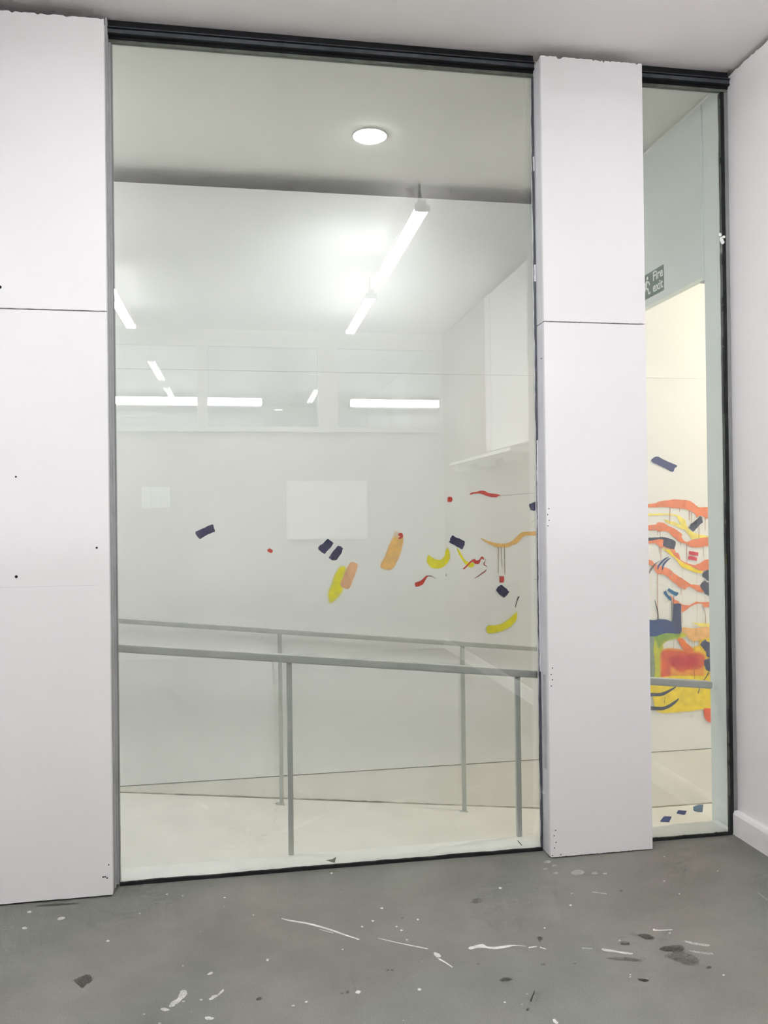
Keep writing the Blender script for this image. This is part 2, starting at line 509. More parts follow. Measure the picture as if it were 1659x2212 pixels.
# ------------------------------------------------------------------ corridor behind the glass
RX = \
     [(-3.6, 0.262), (-0.66, -0.050), (1.66, -0.300), (2.02, -0.345), (4.6, -0.345)]
bm = bmesh.new()
top = [(bm.verts.new((x, 0.2, z)), bm.verts.new((x, YB + 0.05, z))) for x, z in RX]
bot = [(bm.verts.new((x, 0.2, z - 0.1)), bm.verts.new((x, YB + 0.05, z - 0.1))) for x, z in RX]
for i in range(len(RX) - 1):
    bm.faces.new((top[i][0], top[i + 1][0], top[i + 1][1], top[i][1]))
    bm.faces.new((bot[i][1], bot[i + 1][1], bot[i + 1][0], bot[i][0]))
    bm.faces.new((top[i][0], bot[i][0], bot[i + 1][0], top[i + 1][0]))
    bm.faces.new((top[i][1], top[i + 1][1], bot[i + 1][1], bot[i][1]))
bm.faces.new((top[0][0], top[0][1], bot[0][1], bot[0][0]))
bm.faces.new((top[-1][1], top[-1][0], bot[-1][0], bot[-1][1]))
ramp = tag(obj('floor_ramp', bm, M_CFLOOR), 'cream painted ramp sloping down to a landing behind the glass', 'ramp', kind='structure')

bm = bmesh.new()
rows = []
for i in range(221):
    x = -3.5 + 8.0 * i / 220
    z = next(za + (zb - za) * (x - xa) / (xb - xa) for (xa, za), (xb, zb) in zip(RX, RX[1:]) if xa <= x <= xb)
    h = 0.004 + 0.003 * rnd.random()
    rows.append([bm.verts.new(q) for q in ((x, YB - 0.003 - 0.003 * rnd.random(), z - 0.002), (x, YB + 0.0005, z + h), (x, YB + 0.004, z + h), (x, YB + 0.004, z - 0.002))])
for a, b in zip(rows, rows[1:]):
    for k in range(4):
        bm.faces.new((a[k], a[(k + 1) % 4], b[(k + 1) % 4], b[k]))
bm.faces.new(rows[0][::-1]); bm.faces.new(rows[-1])
obj('dirty_joint', bm, M_DIRT, ramp)

curb = empty('floor_curb', (0.5, 0.1, 0), 'white painted curb behind the foot of the glass', 'curb', kind='structure')
bm = bmesh.new()
n = 90
rows = []
for i in range(n + 1):
    x = -3.6 + (2.095 + 3.6) * i / n
    e = 0.165 + rnd.uniform(-0.004, 0.004)
    rows.append([bm.verts.new(q) for q in ((x, 0.02, -0.5), (x, 0.02, 0.004), (x, e - 0.02, 0.004), (x, e, -0.006), (x, 0.199, -0.03), (x, 0.199, -0.5))])
for a, b in zip(rows, rows[1:]):
    for k in range(6):
        bm.faces.new((a[k], a[(k + 1) % 6], b[(k + 1) % 6], b[k]))
bm.faces.new(rows[0][::-1]); bm.faces.new(rows[-1])
obj('upstand', bm, M_CURB, curb)
bm = bmesh.new()
tri = [(0.318, 0.06), (0.35, 0.03), (0.362, 0.085), (0.345, 0.066)]
vs = [bm.verts.new((x, y, 0.0045)) for x, y in tri] + [bm.verts.new((x, y, 0.0055)) for x, y in tri]
bm.faces.new(vs[:4]); bm.faces.new(vs[4:])
for k in range(4):
    bm.faces.new((vs[k], vs[(k + 1) % 4], vs[4 + (k + 1) % 4], vs[4 + k]))
obj('torn_tape', bm, M_SEAL, curb)
boxo('black_tick', M_HOLE, curb, 1.138, 1.141, 0.05, 0.1, 0.0045, 0.0052)

wb = empty('wall_back', (0.5, YB, 0), 'white corridor back wall of boards standing short of the ceiling', 'wall', kind='structure')
boxo('board', M_CWALL, wb, -3.6, 4.6, YB, YB + 0.02, -0.016, 2.1905)
boxo('board', M_CWALL, wb, -3.6, 4.6, YB, YB + 0.02, 2.1918, 3.183)
boxo('joint_backing', M_DARK, wb, -3.6, 4.6, YB + 0.0205, YB + 0.03, -0.03, 3.18)
boxo('plinth', M_PLINTH, wb, -3.6, 4.6, YB + 0.003, YB + 0.02, -0.5, -0.0215)
boxo('void_back', M_DARK, wb, -3.6, 4.6, 2.3, 2.34, 2.4, H)
boxo('void_base', M_DARK, wb, -3.6, 4.6, YB + 0.031, 2.3, 2.4, 2.42)
tag(boxo('ceiling_corridor', M_CCEIL, None, -3.6, 4.6, 0.031, 2.4, HC, HC + 0.1),
    'cream corridor ceiling with a round downlight behind the glass', 'ceiling', kind='structure')
tag(boxo('wall_corridor_end', M_CWALL, None, -3.7, -3.6, 0.03, 2.4, -0.5, H), 'white end wall of the ramp corridor', 'wall', kind='structure')
tag(boxo('wall_corridor_far', M_CWALL, None, 4.6, 4.7, -0.6, 2.4, -0.5, H), 'white far wall beyond the fire exit opening', 'wall', kind='structure')
tag(boxo('wall_corridor_front', M_CWALL, None, 2.24, 4.6, 0.03, 0.13, -0.5, H), 'white front wall beyond the fire exit opening', 'wall', kind='structure')
tag(boxo('wall_corridor_left', M_CWALL, None, -3.6, -0.5, 0.031, 0.05, -0.1, H), 'white corridor side of the board lining', 'wall', kind='structure')

ws = empty('wall_side', (2.16, 0.6, 0), 'pale wall with a wide opening under the fire exit sign', 'wall', kind='structure')
boxo('jamb', M_SWALL, ws, 2.099, 2.24, 0.021, 0.198, -0.5, HC)
boxo('lintel', M_SWALL, ws, 2.103, 2.145, 0.1985, YB - 0.0005, 2.475, HC)
boxo('lintel_head', M_SWALL, ws, 2.103, 2.145, YB, 2.3, 3.19, HC)
boxo('corner_bead', M_SWALL, ws, 2.090, 2.1028, 0.1985, 0.212, 2.455, 3.262, bevel=0.003)
boxo('end_cap', M_ALU, ws, 2.092, 2.13, 0.199, 0.222, 2.446, 2.4545)

# ------------------------------------------------------------------ handrails
def rail_z(z0, x):
    return z0 - 0.1035 * x


def handrail(label, y, z0, x0, x1, posts, w, h, foot):
    t = empty('handrail', ((x0 + x1) / 2, y, 0.0), label, 'handrail', 'handrails along the ramp')
    bm = bmesh.new()
    add_bar(bm, (x0, y, rail_z(z0, x0)), (x1, y, rail_z(z0, x1)), w, h)
    es = [e for e in bm.edges]
    bmesh.ops.bevel(bm, geom=es, offset=0.003, segments=2, affect='EDGES')
    obj('rail', bm, M_RAIL, t)
    for px, pz in posts:
        bm = bmesh.new()
        add_box(bm, px - 0.011, px + 0.011, y - 0.009, y + 0.009, pz, rail_z(z0, px) - h / 2 + 0.002, bevel=0.002)
        po = obj('post', bm, M_RAIL, t)
        if foot:
            boxo('foot_plate', M_RAIL, po, px - 0.028, px + 0.016, y - 0.016, y + 0.016, pz - 0.001, pz + 0.006, bevel=0.001)
    return t


handrail('grey metal handrail on posts fixed to the curb right behind the glass', 0.15, 0.829, -3.2, 2.068,
         ((-1.0, 0.004), (0.183, 0.004), (1.163, 0.004)), 0.045, 0.030, False)
handrail('grey metal handrail on posts close to the painted back wall', 1.18, 0.802, -3.2, 1.95,
         ((-0.85, -0.033), (0.19, -0.142), (1.196, -0.252)), 0.04, 0.024, True)

# ------------------------------------------------------------------ lamps
def downlight(x, y, label, mat, watts, rgb, spread, z=HC):
    t = empty('downlight', (x, y, z), label, 'downlight', 'round downlights in the corridor ceiling')
    bm = bmesh.new()
    seg = 40
    prof = [(0.079, 0.0), (0.088, 0.0), (0.088, -0.004), (0.086, -0.007), (0.081, -0.007), (0.079, -0.002)]
    rings = []
    for k in range(seg):
        a = 2 * math.pi * k / seg
        rings.append([bm.verts.new((x + r * math.cos(a), y + r * math.sin(a), z + dz)) for r, dz in prof])
    for k in range(seg):
        a, b = rings[k], rings[(k + 1) % seg]
        for j in range(len(prof)):
            bm.faces.new((a[j], a[(j + 1) % len(prof)], b[(j + 1) % len(prof)], b[j]))
    obj('trim_ring', bm, M_METAL, t, smooth=True)
    bm = bmesh.new()
    add_cyl(bm, (x, y, z - 0.014), (x, y, z - 0.0015), 0.068, 0.0785, seg=32)
    obj('diffuser', bm, mat, t)
    ld = bpy.data.lights.new('beam', 'AREA')
    ld.shape = 'DISK'
    ld.size = 0.11
    ld.energy = watts
    ld.color = rgb
    ld.spread = math.radians(spread)
    lo = bpy.data.objects.new('beam', ld)
    COL.objects.link(lo)
    lo.location = (0, 0, -0.016)
    lo.parent = t
    return t


WHITE, WARMC = (0.985, 0.99, 1.0), (1.0, 0.89, 0.74)
downlight(0.64, 0.735, 'lit round downlight in the corridor ceiling seen through the large pane', M_DOWN, DOWN_W, WHITE, 142)
downlight(-1.45, 0.735, 'added fill lamp in the corridor ceiling, unseen behind the left boards', M_DOWN, 2.4 * DOWN_W, WHITE, 142)  # added out of view to fill the corridor with light
downlight(-2.6, 0.735, 'added fill lamp, unseen at the far left end of the corridor ceiling', M_DOWN, 2.4 * DOWN_W, WHITE, 142)  # second added lamp, unseen, for more general corridor light
downlight(4.0, 0.66, 'warm round downlight in the ceiling beyond the fire exit opening', M_WARM, WARM_W, WARMC, 165)


def batten(x, y0, y1, label):
    """Twin fluorescent batten running in Y under the ceiling."""
    t = empty('fluorescent_batten', (x, (y0 + y1) / 2, H), label, 'ceiling light', 'twin fluorescent battens on the studio ceiling')
    ym, yM = min(y0, y1), max(y0, y1)
    bm = bmesh.new()
    add_box(bm, x - 0.024, x + 0.024, ym - 0.02, yM + 0.02, H - 0.158, H - 0.118, bevel=0.006)
    obj('housing', bm, M_METAL, t)
    for yy in (ym + 0.06, yM - 0.06):
        bm = bmesh.new()
        add_cyl(bm, (x, yy, H - 0.12), (x, yy, H - 0.0005), 0.008, seg=10)
        obj('hanger', bm, M_METAL, t)
    for yy in (ym - 0.012, yM + 0.012):
        boxo('end_holder', M_METAL, t, x - 0.045, x + 0.045, yy - 0.007, yy + 0.007, H - 0.193, H - 0.15, bevel=0.003)
    for s in (-1, 1):
        bm = bmesh.new()
        add_cyl(bm, (x + s * 0.028, ym, H - 0.175), (x + s * 0.028, yM, H - 0.175), 0.013, seg=8)
        obj('tube', bm, M_TUBE, t, smooth=True)


for k, (a, b) in enumerate(((-1.28, -2.57), (-3.16, -4.42))):
    batten(1.02, a, b, ('twin fluorescent batten nearest the glass, right-hand row of the studio ceiling',
                        'twin fluorescent batten by the rear windows, right-hand row of the studio ceiling')[k])
    batten(-0.97, a, b, ('twin fluorescent batten nearest the glass, middle row of the studio ceiling',
                         'twin fluorescent batten by the rear windows, middle row of the studio ceiling')[k])

# ------------------------------------------------------------------ rear wall of the room (seen mirrored in the glass)
WZ0, WZ1 = 2.29, 3.16
WIN = ((-1.9, -0.415), (-0.35, 0.80), (0.965, 2.085))
wr = empty('wall_rear', (0, YR, 0), 'grey-beige rear wall of the studio under a band of high windows', 'wall', kind='structure')
boxo('wall_base', M_REAR, wr, XL, XR + 0.1, YR - 0.1, YR, 0, WZ0 - 0.03)
boxo('wall_head', M_PIER, wr, XL, XR + 0.1, YR - 0.1, YR, WZ1, H)
boxo('sill', M_FRAME, wr, XL, XR, YR - 0.1, YR + 0.06, WZ0 - 0.029, WZ0)
xs = [XL] + [v for ab in WIN for v in ab] + [XR + 0.1]
for i in range(0, len(xs), 2):
    boxo('pier', M_PIER, wr, xs[i], xs[i + 1], YR - 0.1, YR, WZ0 + 0.0005, WZ1 - 0.0005)
for i, (a, b) in enumerate(WIN):
    w = empty('window_%d' % (i + 3), ((a + b) / 2, YR, WZ0),
              ('high rear window above the small notice', 'high rear window above the white board, left of the pier',
               'high rear window nearest the right wall')[i], 'window', kind='structure')
    bm = bmesh.new()
    e = 0.018
    for q in ((a, a + e, WZ0, WZ1), (b - e, b, WZ0, WZ1), (a + e, b - e, WZ0, WZ0 + 0.03), (a + e, b - e, WZ1 - 0.03, WZ1)):
        add_box(bm, q[0], q[1], YR - 0.06, YR - 0.0, q[2], q[3])
    obj('frame', bm, M_FRAME, w)
    boxo('pane', M_WGLASS, w, a + e, b - e, YR - 0.025, YR - 0.019, WZ0 + 0.03, WZ1 - 0.03)

wo = tag(boxo('wall_outside', M_WALL, None, -7, 7, -9.3, -9.2, 0, 5.2), 'dim wall across the yard outside the rear windows', 'wall', kind='structure')
for i, (a, b) in enumerate(((-1.80, -0.58), (-0.50, 0.31), (1.61, 3.11))):
    t = empty('strip_light', ((a + b) / 2, -9.0, 3.06),
              ('long white strip light outside the rear window, above the small notice', 'short white strip light outside the rear windows, left of the pier',
               'long white strip light outside the rear window, right of the pier')[i], 'light', 'strip lights outside the rear windows')
    boxo('housing', M_METAL, t, a, b, -9.2, -9.06, 3.03, 3.17, bevel=0.01)
    boxo('diffuser', M_STRIP, t, a + 0.01, b - 0.01, -9.06, -9.0, 3.05, 3.15, bevel=0.02)

# things on the rear and right walls
t = empty('whiteboard', (0.86, YR, 1.17), 'white board hung on the rear wall under the windows', 'board')
boxo('panel', M_PAPER, t, 0.46, 1.26, YR + 0.003, YR + 0.02, 1.18, 1.75)
bm = bmesh.new()
for q in ((0.445, 0.46, 1.165, 1.765), (1.26, 1.275, 1.165, 1.765), (0.46, 1.26, 1.165, 1.18), (0.46, 1.26, 1.75, 1.765)):
    add_box(bm, q[0], q[1], YR + 0.002, YR + 0.026, q[2], q[3])
obj('frame', bm, M_METAL, t)
t = empty('notice', (-0.84, YR, 1.5), 'small white notice of three sheets pinned to the rear wall', 'notice')
for i in range(3):
    boxo('sheet', M_PAPER, t, -0.98 + i * 0.092, -0.98 + i * 0.092 + 0.088, YR + 0.002, YR + 0.004, 1.5 + 0.004 * i, 1.71)
t = empty('wall_panel', (2.08, -3.0, 1.9), 'tall white panel fixed high on the right wall', 'panel')
boxo('panel', M_PAPER, t, 2.06, 2.098, -3.5, -2.47, 1.93, 3.24)
boxo('edge_strip', M_WALL, t, 2.05, 2.0595, -3.5, -3.36, 1.93, 3.24)
t = empty('wall_shelf', (2.02, -3.4, 1.85), 'narrow white shelf along the right wall under the tall panel', 'shelf')
boxo('board', M_PAPER, t, 1.93, 2.099, -4.3, -2.5, 1.86, 1.885, bevel=0.003)
for y in (-4.1, -3.4, -2.7):
    boxo('bracket', M_METAL, t, 1.95, 2.098, y - 0.012, y + 0.012, 1.80, 1.8595)

# ------------------------------------------------------------------ fire exit sign on the lintel
def text_mesh(body, size, mat, name, parent, mw):
    cu = bpy.data.curves.new(name, 'FONT')
    cu.body = body
    cu.size = size
    cu.extrude = 0.0004
    cu.offset = size * 0.018
    cu.space_line = 0.86
    o = bpy.data.objects.new('tmp', cu)
    COL.objects.link(o)
    dg = bpy.context.evaluated_depsgraph_get()
    dg.update()
    me = bpy.data.meshes.new_from_object(o.evaluated_get(dg))
    bpy.data.objects.remove(o)
    me.transform(mw)
    me.materials.clear()
    me.materials.append(mat)
    me.name = name
    o2 = bpy.data.objects.new(name, me)
    COL.objects.link(o2)
    o2.parent = parent
    o2.matrix_parent_inverse = Matrix.Translation(-parent.location)
    return o2


SX = 2.1005
SZ0, SZ1, SY0, SY1 = 2.513, 2.640, 0.575, 0.865
sign = empty('fire_exit_sign', (SX, 0.73, SZ0), 'green and white fire exit sign on the lintel', 'sign')
boxo('plate', M_GREEN, sign, SX - 0.002, 2.1028, SY0, SY1, SZ0, SZ1)
# text frame: sign-local x runs towards -Y, local y towards +Z, normal towards -X
def sign_mat(y, z):
    return Matrix(((0, 0, -1, SX - 0.0026), (-1, 0, 0, y), (0, 1, 0, z), (0, 0, 0, 1)))


text_mesh('Fire\nexit', 0.067, M_SIGNW, 'lettering', sign, sign_mat(0.679, SZ0 + 0.073))


def sign_poly(name, pts):
    """pts in sign-local metres (x from the plate's left edge, y up)."""
    bm = bmesh.new()
    vs = [bm.verts.new((SX - 0.0026, SY1 - px, SZ0 + py)) for px, py in pts]
    vs2 = [bm.verts.new((SX - 0.002, SY1 - px, SZ0 + py)) for px, py in pts]
    bm.faces.new(vs)
    for k in range(len(pts)):
        bm.faces.new((vs[k], vs[(k + 1) % len(pts)], vs2[(k + 1) % len(pts)], vs2[k]))
    return obj(name, bm, M_SIGNW, sign)


def limb(pts, w):
    L_, R2 = [], []
    for i, q in enumerate(pts):
        a = Vector(pts[max(0, i - 1)]); b = Vector(pts[min(len(pts) - 1, i + 1)])
        d = (b - a).normalized(); nn = Vector((-d.y, d.x)) * w / 2
        L_.append((q[0] + nn.x, q[1] + nn.y)); R2.append((q[0] - nn.x, q[1] - nn.y))
    return L_ + R2[::-1]


sign_poly('pictogram', [(0.128 + 0.010 * math.cos(a * math.pi / 8), 0.104 + 0.010 * math.sin(a * math.pi / 8)) for a in range(16)])
sign_poly('pictogram', limb([(0.122, 0.092), (0.108, 0.052)], 0.019))
sign_poly('pictogram', limb([(0.118, 0.087), (0.143, 0.080), (0.153, 0.062)], 0.009))
sign_poly('pictogram', limb([(0.115, 0.086), (0.096, 0.074), (0.088, 0.058)], 0.009))
sign_poly('pictogram', limb([(0.110, 0.056), (0.134, 0.046), (0.142, 0.020), (0.160, 0.022)], 0.011))
sign_poly('pictogram', limb([(0.106, 0.056), (0.094, 0.034), (0.072, 0.022)], 0.011))
sign_poly('pictogram', [(0.018, 0.018), (0.058, 0.018), (0.058, 0.11), (0.018, 0.11)])

# ------------------------------------------------------------------ painted strokes
PAINT = {
    'navy': lin(6, 10, 74), 'navy2': lin(62, 74, 122), 'navy3': lin(58, 66, 96), 'red': lin(196, 44, 30), 'yellow': lin(232, 224, 0),
    'tan': lin(232, 184, 104), 'peach': lin(226, 174, 128), 'cream': lin(226, 196, 160), 'maroon': lin(158, 70, 62), 'dark': lin(62, 60, 62),
    'brown': lin(150, 118, 78), 'green': lin(150, 170, 60), 'pale_yellow': lin(250, 228, 112), 'salmon': lin(232, 134, 92), 'rust': lin(172, 104, 62),
    'slate': lin(64, 72, 92), 'crimson': lin(212, 58, 78), 'bright_yellow': lin(246, 216, 36), 'blue': lin(28, 66, 124), 'teal': lin(36, 108, 158),
    'tanline': lin(205, 190, 155), 'yellow_green': lin(196, 200, 30), 'grass': lin(118, 156, 50), 'greyblue': lin(128, 148, 148), 'sand': lin(236, 184, 116),
    'gold': lin(234, 196, 34), 'orange': lin(232, 152, 34), 'red_orange': lin(216, 90, 40), 'brick': lin(196, 48, 48), 'burnt': lin(228, 118, 40),
    'indigo': lin(52, 66, 106), 'deep_yellow': lin(238, 212, 14), 'olive': lin(96, 96, 36), 'vermilion': lin(232, 94, 42), 'steel': lin(84, 110, 138),
    'white': (0.72, 0.71, 0.68, 1), 'stain': (0.055, 0.05, 0.045, 1),
}
PAINT_LABEL = {
    'navy': 'dark navy blue brush dab', 'red': 'bright red brush mark', 'yellow': 'soft-edged yellow stroke', 'tan': 'ochre stroke', 'peach': 'peach-coloured dab',
    'salmon': 'watery salmon-orange wave', 'pale_yellow': 'pale yellow wash', 'crimson': 'crimson bar', 'slate': 'slate grey-blue brush mark',
    'deep_yellow': 'flat deep yellow patch', 'brick': 'blurred brick red patch',
}
_mats = {}


def pmat(c, op):
    k = (c, op)
    if k not in _mats:
        _mats[k] = paint_mat('paint_%s_%d' % (c, round(op * 100)), PAINT[c], op)
    return _mats[k]


def smooth_loop(q, n=4):
    out = []
    m = len(q)
    for i in range(m):
        p0, p1, p2, p3 = (Vector(q[(i + k - 1) % m]) for k in range(4))
        for j in range(n):
            t = j / n
            out.append(0.5 * ((2 * p1) + (p2 - p0) * t + (2 * p0 - 5 * p1 + 4 * p2 - p3) * t * t + (3 * p1 - p0 - 3 * p2 + p3) * t ** 3))
    return out


def densify(q, n=3):
    out = []
    for i in range(len(q)):
        a, b = Vector(q[i]), Vector(q[(i + 1) % len(q)])
        for j in range(n):
            out.append(a.lerp(b, j / n))
    return out


def stroke(rec, k, parent):
    name, plane, c, op, feather, sm, jit, q = rec
    pts = smooth_loop(q) if sm else densify(q)
    rr = random.Random(k * 13 + 5)
    if jit:
        pts = [p + Vector((rr.uniform(-jit, jit), rr.uniform(-jit, jit))) for p in pts]
    area = sum(pts[i].x * pts[(i + 1) % len(pts)].y - pts[(i + 1) % len(pts)].x * pts[i].y for i in range(len(pts)))
    if area < 0:
        pts.reverse()
    n = len(pts)
    outer = []
    for i in range(n):
        d = pts[(i + 1) % n] - pts[i - 1]
        nn = Vector((d.y, -d.x))
        nn = nn.normalized() if nn.length > 1e-9 else Vector((0, 0))
        outer.append(nn)
    lay = 0.00008 * (k + 1)

    def p3(p):
        if plane == 'w':
            return (p.x, YB - lay, p.y)
        if plane == 'l':
            return (p.x, p.y, -0.345 + 0.0004 + 0.00005 * (k % 7))
        return (p.x, p.y, 0.0002 + 0.00001 * (k % 60))
    # rings: full coverage inside, fading to nothing at the feathered rim
    inner = [p - v * feather * 0.5 for p, v in zip(pts, outer)]
    rim = [p + v * feather * 0.5 for p, v in zip(pts, outer)]
    verts = [p3(p) for p in inner] + [p3(p) for p in rim]
    faces = [tuple(t) for t in tessellate_polygon([[Vector((p.x, p.y, 0)) for p in inner]])]
    faces += [(i, (i + 1) % n, n + (i + 1) % n, n + i) for i in range(n)]
    me = bpy.data.meshes.new(name)
    me.from_pydata(verts, [], faces)
    at = me.attributes.new('cover', 'FLOAT', 'POINT')
    for i in range(2 * n):
        at.data[i].value = 1.0 if i < n else 0.0
    me.materials.append(pmat(c, op))
    o = bpy.data.objects.new(name, me)
    COL.objects.link(o)
    o.parent = parent
    o.matrix_parent_inverse = Matrix.Translation(-parent.location) if parent.type == 'EMPTY' else Matrix.Identity(4)
    if name == 'paint_stroke' and c in PAINT_LABEL:
        o['label'] = PAINT_LABEL[c]
    return o


